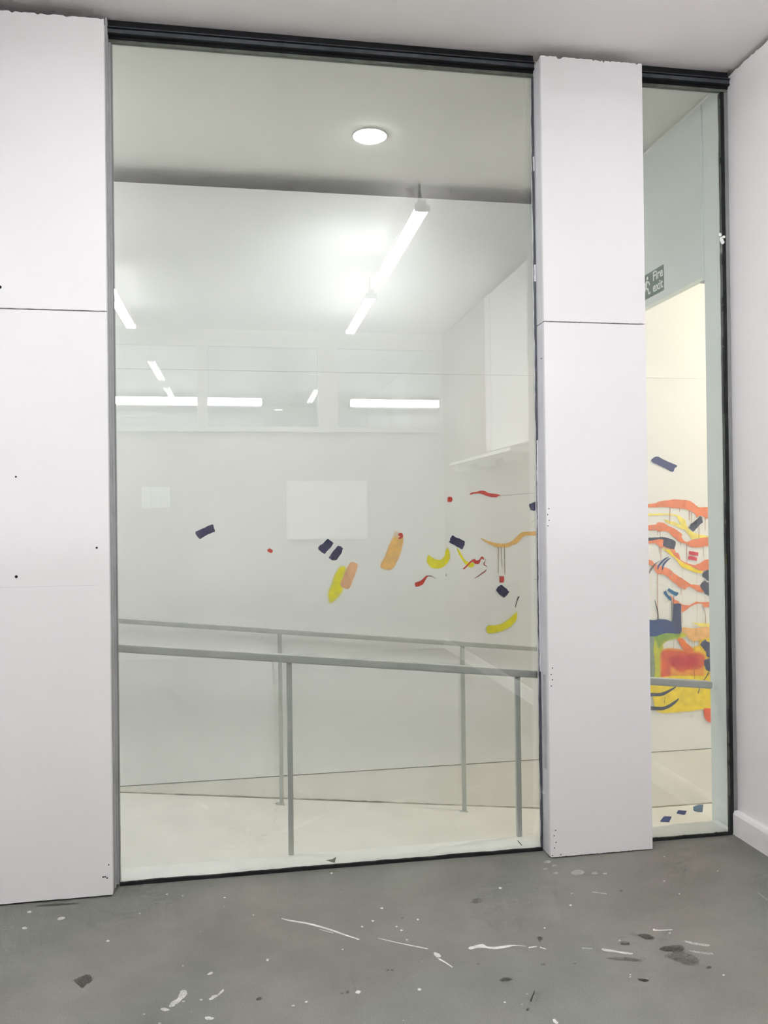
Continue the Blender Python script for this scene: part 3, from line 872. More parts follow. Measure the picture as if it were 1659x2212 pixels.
STROKES = [
    ['paint_stroke','w','navy',1.0,0.00156,1,0.0013,[[-0.2492,1.3137],[-0.246,1.3231],[-0.2225,1.3322],[-0.1915,1.3475],[-0.1618,1.3578],[-0.1544,1.3533],[-0.1496,1.3374],[-0.1467,1.3216],[-0.1672,1.3111],[-0.1921,1.3002],[-0.2119,1.2879],[-0.2219,1.2817],[-0.2341,1.2882],[-0.2444,1.301]]],
    ['paint_stroke','w','red',1.0,0.00156,0,0.0013,[[0.1307,1.2153],[0.1448,1.2265],[0.1617,1.2128],[0.1597,1.2019],[0.152,1.1976],[0.135,1.2056]]],
    ['paint_stroke','w','navy',1.0,0.00156,0,0.0013,[[0.4095,1.2229],[0.4167,1.2325],[0.4395,1.2482],[0.4631,1.273],[0.4952,1.2473],[0.4781,1.2217],[0.4617,1.2058],[0.4453,1.1887],[0.4228,1.2001],[0.4119,1.2119]]],
    ['paint_stroke','w','navy',1.0,0.00156,0,0.0013,[[0.4664,1.167],[0.4842,1.1925],[0.5172,1.232],[0.5367,1.229],[0.547,1.2159],[0.5395,1.1914],[0.5197,1.1659],[0.5097,1.1531],[0.487,1.1504]]],
    ['paint_stroke','w','yellow',0.95,0.0182,1,0.0013,[[0.5377,1.1172],[0.56,1.1093],[0.552,1.07],[0.5367,1.0309],[0.5436,0.9912],[0.5284,0.962],[0.5058,0.938],[0.4808,0.919],[0.4661,0.9243],[0.4642,0.9785],[0.4821,1.0224],[0.4974,1.0663],[0.5176,1.1004]]],
    ['paint_stroke','w','peach',1.0,0.00312,1,0.0013,[[0.5887,1.1383],[0.6077,1.1389],[0.6275,1.1276],[0.6263,1.1078],[0.6118,1.0685],[0.5964,1.0343],[0.5861,1.0049],[0.571,0.9914],[0.5512,0.9959],[0.529,1.0162],[0.5419,1.0505],[0.5597,1.0896],[0.5725,1.1189]]],
    ['paint_stroke','w','tan',0.95,0.0104,1,0.0013,[[0.8334,1.2779],[0.8588,1.2825],[0.8842,1.2771],[0.888,1.252],[0.881,1.2221],[0.8677,1.1774],[0.8494,1.1378],[0.8287,1.1033],[0.7931,1.0916],[0.7554,1.1124],[0.7787,1.1592],[0.7996,1.2136],[0.8204,1.2581]]],
    ['paint_stroke','w','cream',0.5,0.0052,1,0.0013,[[0.8337,1.3053],[0.8616,1.3024],[0.8638,1.2724],[0.8358,1.2704]]],
    ['paint_stroke','w','red',1.0,0.00156,1,0.0013,[[0.8589,1.29],[0.8692,1.2983],[0.8829,1.2931],[0.8858,1.2796],[0.879,1.2662],[0.8662,1.2634],[0.8586,1.2675],[0.8689,1.2773],[0.8614,1.2824]]],
    ['paint_stroke','w','yellow',1.0,0.0078,1,0.0013,[[1.0314,1.1691],[1.0208,1.1493],[1.0231,1.1266],[1.0434,1.101],[1.0742,1.0918],[1.1105,1.0995],[1.1367,1.1191],[1.1526,1.1465],[1.154,1.1768],[1.143,1.2098],[1.1298,1.1924],[1.1243,1.1673],[1.1112,1.1499],[1.0929,1.1417],[1.0646,1.1484],[1.0441,1.1613]]],
    ['paint_stroke','w','yellow',1.0,0.0065,1,0.0013,[[1.1935,1.2056],[1.2096,1.1927],[1.2351,1.1479],[1.2609,1.1252],[1.2936,1.1213],[1.2934,1.1023],[1.2769,1.095],[1.2542,1.1063],[1.2284,1.1354],[1.2092,1.1674]]],
    ['paint_stroke','w','navy',1.0,0.00156,0,0.0026,[[1.1517,1.2442],[1.1585,1.2662],[1.1729,1.2786],[1.1975,1.2656],[1.2396,1.244],[1.2413,1.2237],[1.2259,1.1974],[1.1968,1.2131],[1.1581,1.2366]]],
    ['paint_stroke','w','red',1.0,0.00156,1,0.00026,[[1.2294,1.0897],[1.2466,1.1049],[1.2675,1.1244],[1.2853,1.1397],[1.3001,1.1423],[1.3059,1.135],[1.3192,1.1348],[1.3282,1.1417],[1.3357,1.153],[1.3432,1.1557],[1.352,1.1498],[1.3539,1.1398],[1.3474,1.1385],[1.3415,1.1429],[1.334,1.1373],[1.3309,1.1259],[1.3234,1.1147],[1.3101,1.1121],[1.2969,1.1181],[1.2896,1.1268],[1.2763,1.1214],[1.2554,1.1019],[1.2405,1.088],[1.2331,1.0859]]],
    ['paint_drip','w','maroon',1.0,0.0013,1,0.0,[[1.3608,1.1403],[1.3598,1.1299],[1.3514,1.1179],[1.3508,1.108],[1.3634,1.1008],[1.3714,1.0944],[1.3727,1.0956],[1.366,1.1039],[1.3562,1.1115],[1.3576,1.1158],[1.3615,1.1294],[1.3625,1.1401]]],
    ['paint_drip','w','maroon',1.0,0.0013,1,0.0,[[1.3674,1.0833],[1.3562,1.0734],[1.3386,1.0626],[1.3153,1.0454],[1.2954,1.033],[1.296,1.032],[1.3178,1.0415],[1.3423,1.0574],[1.3605,1.0686],[1.3686,1.0824]]],
    ['paint_stroke','w','red',1.0,0.00156,1,0.00052,[[0.9525,1.0178],[0.9807,1.0247],[0.9989,1.0393],[1.0145,1.0539],[1.0299,1.0546],[1.0428,1.0523],[1.0247,1.0487],[1.0116,1.0314],[0.9985,1.0092],[0.9804,0.9996],[0.9598,0.9941],[0.9522,1.0003]]],
    ['paint_drip','w','dark',1.0,0.0013,1,0.0,[[1.027,1.0512],[1.0473,1.0482],[1.0689,1.0367],[1.0699,1.0384],[1.0484,1.051],[1.0277,1.0551]]],
    ['paint_drip','w','dark',1.0,0.0013,0,0.0,[[1.1323,1.0629],[1.1286,1.0506],[1.1326,1.0497],[1.1344,1.0625]]],
    ['paint_stroke','w','red',1.0,0.00156,0,0.0013,[[1.1451,1.4905],[1.1517,1.4968],[1.1712,1.4947],[1.1729,1.4808],[1.1662,1.4663],[1.1449,1.4703]]],
    ['paint_stroke','w','red',1.0,0.00156,1,0.00078,[[1.2748,1.51],[1.2814,1.518],[1.2992,1.523],[1.317,1.5249],[1.3318,1.5296],[1.3452,1.531],[1.3673,1.5274],[1.385,1.5172],[1.4088,1.5142],[1.4326,1.5112],[1.4563,1.5029],[1.4413,1.4982],[1.4323,1.4925],[1.4115,1.4927],[1.3848,1.4972],[1.3641,1.5045],[1.3464,1.5104],[1.3316,1.5148],[1.3168,1.5154],[1.2961,1.5136],[1.2798,1.508]]],
    ['paint_drip','w','dark',0.6,0.0013,1,0.0,[[1.4564,1.5001],[1.5043,1.5039],[1.6459,1.5141],[1.6458,1.5155],[1.5041,1.5059],[1.4562,1.5029]]],
    ['paint_stroke','w','navy',1.0,0.00156,0,0.0026,[[1.6238,1.4476],[1.6451,1.459],[1.6649,1.4652],[1.709,1.4714],[1.7143,1.4192],[1.6672,1.4168],[1.6535,1.4112],[1.6354,1.4172]]],
    ['paint_stroke','w','tan',1.0,0.00156,1,0.00078,[[1.3342,1.2602],[1.3578,1.2527],[1.3814,1.2423],[1.411,1.2346],[1.4407,1.2284],[1.4706,1.2273],[1.4975,1.2317],[1.5247,1.2442],[1.552,1.2682],[1.5764,1.288],[1.5975,1.2934],[1.6307,1.2929],[1.6671,1.2959],[1.7278,1.2958],[1.7274,1.2668],[1.6697,1.2678],[1.6335,1.2712],[1.6063,1.2717],[1.5881,1.2647],[1.5728,1.2477],[1.5454,1.2236],[1.5273,1.2191],[1.5032,1.2086],[1.4703,1.2057],[1.4285,1.2071],[1.396,1.2205],[1.3665,1.2368]]],
    ['paint_drip','w','brown',1.0,0.0013,0,0.0,[[1.4369,1.2069],[1.4349,1.0578],[1.4378,1.0577],[1.441,1.2068]]],
    ['paint_drip','w','brown',1.0,0.0013,1,0.0,[[1.4538,1.206],[1.4542,1.152],[1.4588,1.0973],[1.4609,1.0974],[1.4569,1.1521],[1.4568,1.206]]],
    ['paint_drip','w','brown',1.0,0.0013,1,0.0,[[1.4739,1.2062],[1.4739,1.1229],[1.474,1.0574],[1.4775,1.0574],[1.4775,1.1229],[1.4774,1.2062]]],
    ['paint_stroke','w','red',1.0,0.00156,0,0.00078,[[1.4427,1.0418],[1.471,1.0403],[1.4706,1.011],[1.4661,1.0054],[1.4437,1.0059]]],
    ['paint_stroke','w','navy',1.0,0.00156,0,0.0013,[[1.422,0.9625],[1.4335,0.9813],[1.4535,0.9929],[1.4831,0.9704],[1.5014,0.9508],[1.4859,0.9321],[1.4678,0.9185],[1.4428,0.9364]]],
    ['paint_drip','w','dark',1.0,0.0013,1,0.0,[[1.5529,0.9225],[1.546,0.9057],[1.5343,0.8641],[1.5382,0.8629],[1.5517,0.9037],[1.5612,0.9184]]],
    ['paint_stroke','w','yellow',1.0,0.0091,1,0.0013,[[1.3644,0.7512],[1.381,0.7633],[1.4339,0.7647],[1.4806,0.7854],[1.5209,0.8161],[1.5445,0.8332],[1.5426,0.793],[1.5203,0.765],[1.4867,0.7406],[1.44,0.7231],[1.387,0.7173],[1.364,0.7258]]],
    ['paint_drip','w','green',0.6,0.0013,0,0.0,[[1.638,1.3413],[1.6708,1.3663],[1.6684,1.3689],[1.6369,1.3426]]],
    ['paint_drip','w','dark',1.0,0.0013,0,0.0,[[1.6525,1.0187],[1.6932,1.0085],[1.6938,1.011],[1.6529,1.0201]]],
    ['paint_stroke','w','navy2',1.0,0.00156,1,0.00156,[[2.3832,1.699],[2.3965,1.7164],[2.4292,1.7242],[2.4709,1.7033],[2.5454,1.6728],[2.5339,1.6554],[2.5195,1.6355],[2.4702,1.6556],[2.4239,1.6773]]],
    ['paint_stroke','w','pale_yellow',0.85,0.0026,1,0.0013,[[2.2608,1.3879],[2.4445,1.3884],[2.4929,1.3879],[2.5413,1.3794],[2.5925,1.3496],[2.6035,1.3175],[2.6232,1.288],[2.6518,1.2716],[2.7006,1.2576],[2.8604,1.2417],[2.8603,1.2363],[2.6859,1.2392],[2.6367,1.232],[2.6142,1.2642],[2.5859,1.2939],[2.5439,1.3608],[2.5355,1.3715],[2.4899,1.3786],[2.4301,1.378],[2.2606,1.3734]]],
    ['paint_stroke','w','pale_yellow',0.85,0.0026,1,0.0013,[[2.4596,1.3539],[2.5008,1.3428],[2.5406,1.3317],[2.5776,1.3126],[2.6032,1.2963],[2.5859,1.2912],[2.5573,1.3023],[2.5119,1.3214],[2.4721,1.3352]]],
    ['paint_stroke','w','salmon',1.0,0.00156,1,0.0013,[[2.2615,1.4351],[2.3886,1.4471],[2.4256,1.4573],[2.4598,1.4636],[2.4912,1.4673],[2.5313,1.4723],[2.5828,1.4679],[2.6201,1.463],[2.6458,1.4513],[2.6744,1.4284],[2.7032,1.4228],[2.8632,1.4191],[2.8622,1.3542],[2.7369,1.3558],[2.7254,1.3599],[2.7081,1.3681],[2.6879,1.3723],[2.6676,1.3619],[2.662,1.378],[2.6421,1.3942],[2.6192,1.4051],[2.582,1.4148],[2.5419,1.4191],[2.5133,1.4194],[2.4934,1.4249],[2.445,1.4267],[2.4024,1.4245],[2.2613,1.4273]]],
    ['paint_drip','w','rust',0.8,0.0013,0,0.0,[[2.4957,1.4249],[2.4942,1.3257],[2.4976,1.3256],[2.5014,1.4248]]],
    ['paint_drip','w','rust',0.8,0.0013,0,0.0,[[2.5589,1.4164],[2.5582,1.3951],[2.5604,1.395],[2.5626,1.4162]]],
    ['paint_drip','w','rust',0.8,0.0013,0,0.0,[[2.6205,1.4024],[2.6193,1.3453],[2.6219,1.3452],[2.6248,1.4023]]],
    ['paint_drip','w','rust',0.8,0.0013,0,0.0,[[2.6337,1.3943],[2.6324,1.3305],[2.6348,1.3304],[2.6378,1.3942]]],
    ['paint_drip','w','rust',0.8,0.0013,0,0.0,[[2.6821,1.3085],[2.6806,1.2339],[2.683,1.2339],[2.6861,1.3084]]],
    ['paint_drip','w','rust',0.8,0.0013,0,0.0,[[2.7234,1.3613],[2.7218,1.2813],[2.7242,1.2812],[2.7274,1.3612]]],
    ['paint_stroke','w','slate',1.0,0.00156,0,0.0013,[[2.6177,1.3027],[2.6324,1.3251],[2.6644,1.346],[2.6908,1.3691],[2.7051,1.3615],[2.7049,1.3481],[2.7105,1.3347],[2.6959,1.3243],[2.6695,1.298],[2.6461,1.2776]]],
    ['paint_stroke','w','salmon',1.0,0.00156,1,0.0013,[[2.2598,1.3209],[2.3952,1.3217],[2.4124,1.3334],[2.4351,1.3362],[2.4635,1.33],[2.4889,1.3138],[2.523,1.3001],[2.5513,1.2811],[2.5739,1.2622],[2.5709,1.249],[2.5821,1.2302],[2.602,1.2179],[2.6367,1.2293],[2.6714,1.2327],[2.7004,1.2389],[2.7352,1.2424],[2.8604,1.2403],[2.8596,1.1894],[2.7286,1.1891],[2.6995,1.1843],[2.6648,1.1823],[2.636,1.1855],[2.616,1.1925],[2.5961,1.2061],[2.5618,1.2173],[2.5334,1.2363],[2.508,1.2579],[2.4855,1.2781],[2.4486,1.284],[2.4201,1.2818],[2.3976,1.29],[2.2594,1.2934]]],
    ['paint_drip','w','rust',0.8,0.0013,0,0.0,[[2.4149,1.2845],[2.4159,1.2594],[2.4181,1.2594],[2.4186,1.2845]]],
    ['paint_drip','w','rust',0.8,0.0013,0,0.0,[[2.431,1.2842],[2.4318,1.2486],[2.4342,1.2486],[2.4349,1.2842]]],
    ['paint_drip','w','rust',0.8,0.0013,0,0.0,[[2.5622,1.2173],[2.5632,1.196],[2.5655,1.196],[2.5659,1.2173]]],
    ['paint_drip','w','rust',0.8,0.0013,0,0.0,[[2.6007,1.206],[2.6003,1.0892],[2.6027,1.0891],[2.6047,1.206]]],
    ['paint_drip','w','rust',0.8,0.0013,0,0.0,[[2.7097,1.1868],[2.7098,1.1215],[2.7116,1.1214],[2.7126,1.1867]]],
    ['paint_stroke','w','salmon',1.0,0.00156,1,0.0013,[[2.2584,1.2251],[2.3854,1.2309],[2.4223,1.2369],[2.4535,1.2324],[2.4559,1.1993],[2.487,1.1855],[2.5212,1.1796],[2.5322,1.1542],[2.5493,1.1512],[2.5631,1.1138],[2.5887,1.0974],[2.6201,1.0861],[2.6546,1.0787],[2.6865,1.09],[2.7099,1.1028],[2.7332,1.1117],[2.8584,1.1104],[2.8574,1.0488],[2.7206,1.0466],[2.7002,1.0417],[2.6686,1.0531],[2.6343,1.0698],[2.5828,1.0922],[2.5545,1.114],[2.5261,1.1305],[2.5093,1.1547],[2.4925,1.1762],[2.4557,1.1874],[2.4301,1.1905],[2.4133,1.2053],[2.3851,1.2124],[2.2581,1.2081]]],
    ['paint_stroke','w','bright_yellow',1.0,0.0026,1,0.0013,[[2.4414,1.185],[2.4641,1.1767],[2.4925,1.1735],[2.5093,1.152],[2.5318,1.1277],[2.5544,1.1087],[2.5828,1.0922],[2.6257,1.0727],[2.6686,1.0505],[2.7002,1.0417],[2.7001,1.0324],[2.6683,1.0318],[2.6253,1.0461],[2.5938,1.0601],[2.5681,1.0687],[2.5485,1.0929],[2.526,1.1226],[2.5034,1.1363],[2.4752,1.1606],[2.4498,1.1769]]],
    ['paint_stroke','w','slate',1.0,0.00156,1,0.0013,[[2.2586,1.2422],[2.3997,1.2465],[2.4424,1.2484],[2.4765,1.2439],[2.5105,1.2327],[2.5317,1.2178],[2.524,1.1809],[2.5154,1.1763],[2.4869,1.1829],[2.4502,1.1994],[2.4535,1.2297],[2.4223,1.2382],[2.3854,1.2309],[2.2584,1.2251]]],
    ['paint_drip','w','rust',0.8,0.0013,0,0.0,[[2.4249,1.1919],[2.4256,1.1536],[2.4278,1.1536],[2.4286,1.1919]]],
    ['paint_drip','w','rust',0.8,0.0013,0,0.0,[[2.4352,1.1904],[2.4354,1.1086],[2.4378,1.1085],[2.4392,1.1904]]],
    ['paint_drip','w','rust',0.8,0.0013,0,0.0,[[2.4657,1.1792],[2.4667,1.1621],[2.4689,1.1621],[2.4694,1.1793]]],
    ['paint_stroke','w','crimson',1.0,0.00156,0,0.0013,[[2.6154,1.1526],[2.6184,1.1627],[2.6414,1.1588],[2.6774,1.1528],[2.6742,1.1328],[2.6411,1.1375],[2.6152,1.1433]]],
    ['paint_stroke','w','crimson',1.0,0.00156,0,0.0013,[[2.6091,1.1182],[2.6137,1.1341],[2.6409,1.1295],[2.6691,1.1223],[2.665,1.1032],[2.6377,1.1083],[2.609,1.1142]]],
    ['paint_stroke','w','salmon',1.0,0.00156,1,0.0013,[[2.257,1.1335],[2.3723,1.1138],[2.3918,1.0936],[2.4115,1.0827],[2.4454,1.074],[2.4738,1.0654],[2.502,1.0489],[2.5189,1.0327],[2.5529,1.0107],[2.5814,0.9941],[2.6098,0.9737],[2.6269,0.964],[2.6499,0.9634],[2.6844,0.9518],[2.6957,0.9356],[2.707,0.9193],[2.6954,0.9156],[2.6666,0.9217],[2.6466,0.9369],[2.6209,0.9482],[2.6036,0.9486],[2.5862,0.9358],[2.5663,0.9443],[2.5492,0.9501],[2.5238,0.9746],[2.4955,0.9938],[2.4758,1.0128],[2.4533,1.0265],[2.4164,1.0327],[2.3996,1.0489],[2.3858,1.0703],[2.369,1.0839],[2.2565,1.0942]]],
    ['paint_stroke','w','blue',1.0,0.0013,1,0.0,[[2.4816,1.1309],[2.4578,1.1218],[2.4331,1.1015],[2.415,1.0798],[2.4113,1.0597],[2.4167,1.0581],[2.4249,1.0746],[2.4415,1.0944],[2.4629,1.1154],[2.4838,1.1266]]],
    ['paint_stroke','w','blue',1.0,0.0013,1,0.0,[[2.4934,1.1242],[2.4682,1.1111],[2.4462,1.0869],[2.4403,1.0577],[2.4472,1.056],[2.4564,1.082],[2.4749,1.1045],[2.4957,1.1211]]],
    ['paint_stroke','w','dark',0.7,0.0013,1,0.0,[[2.4326,1.1122],[2.4075,1.1003],[2.3845,1.084],[2.3631,1.0577],[2.3579,1.0343],[2.3605,1.0333],[2.3741,1.0516],[2.3931,1.0771],[2.4103,1.0969],[2.4338,1.1103]]],
    ['paint_drip','w','rust',0.75,0.0013,0,0.0,[[2.4112,1.0341],[2.4083,0.7718],[2.4122,0.7717],[2.416,1.034]]],
    ['paint_drip','w','rust',0.75,0.0013,0,0.0,[[2.5592,0.9445],[2.5596,0.9047],[2.5626,0.9047],[2.563,0.9444]]],
    ['paint_drip','w','tanline',0.75,0.0013,0,0.0,[[2.5041,1.0518],[2.5032,0.946],[2.5046,0.946],[2.5058,1.0518]]],
    ['paint_drip','w','tanline',0.75,0.0013,0,0.0,[[2.57,1.0662],[2.5676,0.8594],[2.5692,0.8594],[2.572,1.0662]]],
    ['paint_drip','w','tanline',0.75,0.0013,0,0.0,[[2.6628,1.0349],[2.661,0.862],[2.6629,0.862],[2.6652,1.0348]]],
    ['paint_drip','w','tanline',0.75,0.0013,0,0.0,[[2.6614,0.8487],[2.6605,0.7371],[2.6624,0.737],[2.6638,0.8486]]],
    ['paint_drip','w','tanline',0.75,0.0013,0,0.0,[[2.7141,0.8924],[2.7137,0.8125],[2.7156,0.8125],[2.7165,0.8924]]],
    ['paint_stroke','w','slate',1.0,0.00156,0,0.0013,[[2.6985,1.0221],[2.7088,1.0351],[2.7322,1.0479],[2.8574,1.0464],[2.8563,0.9768],[2.7341,0.9825],[2.7169,0.999],[2.6997,1.0087]]],
    ['paint_stroke','w','slate',1.0,0.00156,0,0.0013,[[2.683,0.9519],[2.6933,0.9702],[2.7138,0.9857],[2.7339,0.9719],[2.8561,0.9661],[2.855,0.8938],[2.7328,0.8973],[2.7127,0.9085],[2.7042,0.9247]]],
    ['paint_stroke','w','salmon',1.0,0.00156,1,0.0013,[[2.4884,0.9014],[2.5026,0.8957],[2.5194,0.8767],[2.5422,0.8681],[2.562,0.849],[2.6078,0.841],[2.6309,0.8496],[2.6628,0.862],[2.6887,0.8572],[2.8543,0.851],[2.8539,0.8243],[2.723,0.8269],[2.7056,0.8274],[2.6915,0.8478],[2.6626,0.8473],[2.6394,0.8414],[2.6133,0.8289],[2.5959,0.8162],[2.5785,0.8048],[2.5613,0.804],[2.559,0.8438],[2.5104,0.8479],[2.5051,0.8719]]],
    ['paint_stroke','w','teal',1.0,0.00156,1,0.0013,[[2.4503,0.9236],[2.4575,0.9292],[2.466,0.9272],[2.4771,0.9044],[2.494,0.8933],[2.4995,0.8826],[2.4937,0.8722],[2.4767,0.8833],[2.4599,0.9022],[2.4516,0.913]]],
    ['paint_stroke','w','teal',1.0,0.00156,1,0.0013,[[2.4741,0.9362],[2.4834,0.9452],[2.5003,0.9355],[2.5202,0.9244],[2.5401,0.9185],[2.5428,0.9105],[2.5341,0.8996],[2.517,0.902],[2.5,0.9143],[2.4774,0.9282]]],
    ['paint_stroke','w','yellow_green',1.0,0.013,1,0.0013,[[2.2506,0.6957],[2.3884,0.675],[2.4623,0.6803],[2.5479,0.6773],[2.5709,0.6844],[2.5937,0.673],[2.5791,0.6523],[2.5302,0.6435],[2.473,0.635],[2.4414,0.6151],[2.4439,0.5886],[2.4422,0.4779],[2.4355,0.4096],[2.2466,0.4181]]],
    ['paint_stroke','w','grass',0.85,0.0208,1,0.0013,[[2.3855,0.6672],[2.4623,0.6803],[2.5479,0.6759],[2.5476,0.6587],[2.5246,0.649],[2.456,0.6383],[2.4272,0.6104],[2.4128,0.5977],[2.4018,0.6245]]],
    ['paint_stroke','w','greyblue',0.8,0.0078,1,0.0013,[[2.2505,0.6852],[2.3771,0.6754],[2.38,0.5858],[2.3775,0.4122],[2.2466,0.4181]]],
    ['paint_stroke','w','sand',1.0,0.00312,1,0.0013,[[2.5656,0.7111],[2.6287,0.7036],[2.6922,0.7067],[2.8521,0.7092],[2.851,0.6344],[2.7201,0.6365],[2.6708,0.6277],[2.6275,0.6266],[2.5991,0.6516],[2.5766,0.6789],[2.5623,0.6847]]],
    ['paint_stroke','w','pale_yellow',0.85,0.0026,1,0.0013,[[2.6277,0.7355],[2.6493,0.7361],[2.7273,0.7295],[2.8523,0.7226],[2.8521,0.7066],[2.6922,0.7094],[2.6578,0.7239]]],
    ['paint_stroke','w','gold',1.0,0.013,1,0.0013,[[2.6299,0.5923],[2.6703,0.5987],[2.6736,0.6225],[2.6853,0.6354],[2.851,0.6373],[2.8471,0.3861],[2.6354,0.3903],[2.6033,0.5482],[2.621,0.574]]],
    ['paint_stroke','w','orange',1.0,0.0156,1,0.0013,[[2.4324,0.5788],[2.5751,0.5785],[2.6899,0.5581],[2.7153,0.5171],[2.697,0.4567],[2.6959,0.3822],[2.4751,0.3923],[2.4282,0.397]]],
    ['paint_stroke','w','red_orange',1.0,0.0182,1,0.0013,[[2.4366,0.5747],[2.5463,0.5703],[2.6753,0.5493],[2.7067,0.5228],[2.6974,0.4779],[2.6596,0.4609],[2.5905,0.4586],[2.573,0.4434],[2.5303,0.4559],[2.4878,0.4789],[2.4809,0.4026],[2.4298,0.4049],[2.4328,0.5155]]],
    ['paint_stroke','w','brick',0.95,0.0364,1,0.0013,[[2.4887,0.5422],[2.5745,0.5441],[2.655,0.5408],[2.669,0.511],[2.657,0.4796],[2.5735,0.4726],[2.5022,0.4862],[2.4798,0.5135]]],
    ['paint_stroke','w','burnt',1.0,0.00208,1,0.0013,[[2.5331,0.6447],[2.5646,0.6462],[2.5759,0.6365],[2.5985,0.6118],[2.6354,0.5759],[2.6091,0.5517],[2.5863,0.5619],[2.5553,0.6002]]],
    ['paint_stroke','w','blue',1.0,0.0052,1,0.0013,[[2.2518,0.7756],[2.3784,0.7597],[2.4124,0.7651],[2.4578,0.761],[2.5032,0.7476],[2.5202,0.7391],[2.5481,0.6905],[2.5421,0.6748],[2.4623,0.6803],[2.4053,0.6665],[2.3854,0.6646],[2.2504,0.68]]],
    ['paint_stroke','w','indigo',1.0,0.00208,0,0.0013,[[2.5091,0.8506],[2.5391,0.855],[2.5591,0.8491],[2.561,0.6927],[2.545,0.6747],[2.5138,0.6917],[2.5032,0.7476]]],
    ['paint_drip','w','dark',1.0,0.0013,1,0.0,[[2.39,0.8748],[2.4005,0.8347],[2.4065,0.8005],[2.4093,0.7611],[2.4144,0.7612],[2.4138,0.8011],[2.4066,0.8359],[2.3928,0.8755]]],
    ['paint_drip','w','dark',1.0,0.0013,0,0.0,[[2.4977,0.8747],[2.4981,0.7491],[2.5015,0.749],[2.5011,0.8746]]],
    ['paint_drip','w','dark',1.0,0.0013,0,0.0,[[2.5118,0.9008],[2.5101,0.8453],[2.5135,0.8451],[2.5152,0.9007]]],
    ['paint_drip','w','brown',1.0,0.0013,1,0.0,[[2.7015,0.8286],[2.7122,0.7911],[2.7142,0.7352],[2.7174,0.7352],[2.7153,0.7914],[2.704,0.8291]]],
    ['paint_drip','w','brown',1.0,0.0013,0,0.0,[[2.5622,0.8013],[2.5632,0.735],[2.5658,0.735],[2.5648,0.8012]]],
    ['paint_drip','w','brown',0.7,0.0013,0,0.0,[[2.6035,0.6434],[2.6031,0.6037],[2.6052,0.6036],[2.6061,0.6434]]],
    ['paint_drip','w','brown',0.7,0.0013,0,0.0,[[2.6248,0.6294],[2.6245,0.5896],[2.6265,0.5895],[2.6274,0.6293]]],
    ['paint_drip','w','brown',0.7,0.0013,0,0.0,[[2.6406,0.6288],[2.6401,0.5757],[2.6421,0.5756],[2.6432,0.6287]]],
    ['paint_drip','w','brown',0.7,0.0013,0,0.0,[[2.5074,0.6364],[2.5069,0.5809],[2.5089,0.5808],[2.51,0.6363]]],
    ['paint_stroke','w','navy3',1.0,0.00156,1,0.00078,[[2.6777,0.6064],[2.6938,0.6244],[2.7142,0.6343],[2.7343,0.6176],[2.8505,0.6079],[2.8492,0.5197],[2.73,0.5272],[2.7131,0.5598],[2.6876,0.5927]]],
    ['paint_stroke','w','navy3',1.0,0.00156,1,0.00078,[[2.7019,0.491],[2.7182,0.517],[2.8493,0.525],[2.8478,0.4288],[2.7287,0.4447],[2.706,0.4749]]],
    ['paint_stroke','w','deep_yellow',1.0,0.0104,1,0.0013,[[2.3818,0.4176],[2.8472,0.3914],[2.8444,0.2151],[2.6905,0.219],[2.5982,0.2131],[2.5123,0.2096],[2.4326,0.211],[2.3903,0.2277],[2.3783,0.2809]]],
    ['paint_stroke','w','slate',1.0,0.0013,1,0.0,[[2.2449,0.3229],[2.4002,0.3108],[2.4461,0.3177],[2.4893,0.3397],[2.5178,0.3587],[2.5427,0.4015],[2.539,0.4036],[2.5113,0.3641],[2.4823,0.3514],[2.4395,0.3353],[2.4001,0.3305],[2.2457,0.3412]]],
    ['paint_stroke','w','slate',1.0,0.0013,1,0.0,[[2.2434,0.2444],[2.3984,0.2286],[2.4379,0.2288],[2.4774,0.2414],[2.5125,0.2627],[2.5358,0.2865],[2.5311,0.2917],[2.5024,0.2758],[2.4685,0.2583],[2.4338,0.2483],[2.3995,0.2496],[2.245,0.2652]]],
    ['paint_stroke','w','olive',1.0,0.0013,1,0.0,[[2.7248,0.4362],[2.7053,0.4045],[2.6878,0.3811],[2.6702,0.3497],[2.657,0.3186],[2.6635,0.3163],[2.6744,0.3478],[2.6923,0.3785],[2.7102,0.4015],[2.7323,0.4318]]],
    ['paint_drip','w','olive',1.0,0.0013,0,0.0,[[2.4465,0.3053],[2.4418,0.2674],[2.4449,0.2669],[2.4487,0.305]]],
    ['paint_drip','w','rust',1.0,0.0013,0,0.0,[[2.6365,0.4592],[2.6369,0.3902],[2.6397,0.3901],[2.6394,0.4592]]],
    ['paint_stroke','w','vermilion',1.0,0.00156,1,0.00052,[[2.6961,0.2067],[2.7094,0.226],[2.8441,0.1937],[2.8429,0.1163],[2.7241,0.1441],[2.6986,0.18]]],
    ['paint_stroke','l','navy2',1.0,0.00156,0,0.0013,[[2.2954,1.056],[2.325,1.0927],[2.3611,1.1288],[2.3996,1.1165],[2.3764,1.0821],[2.3369,1.0323]]],
    ['paint_stroke','l','navy2',1.0,0.00156,0,0.0013,[[2.4502,1.1547],[2.4913,1.2051],[2.5319,1.183],[2.5013,1.1442],[2.481,1.1235]]],
    ['paint_stroke','l','steel',1.0,0.00156,0,0.0013,[[2.6465,1.262],[2.6658,1.262],[2.6814,1.262],[2.6695,1.2378],[2.6073,1.1448],[2.5829,1.1498],[2.5703,1.1751],[2.6,1.2334]]],
    ['paint_mark','f','white',0.85,0.0013,1,0.0,[[0.1205,-0.3886],[0.1451,-0.4103],[0.2056,-0.4448],[0.2742,-0.5001],[0.32,-0.5443],[0.3604,-0.5783],[0.3619,-0.5734],[0.3224,-0.5362],[0.277,-0.4897],[0.2077,-0.4337],[0.1465,-0.4011],[0.1213,-0.384]]],
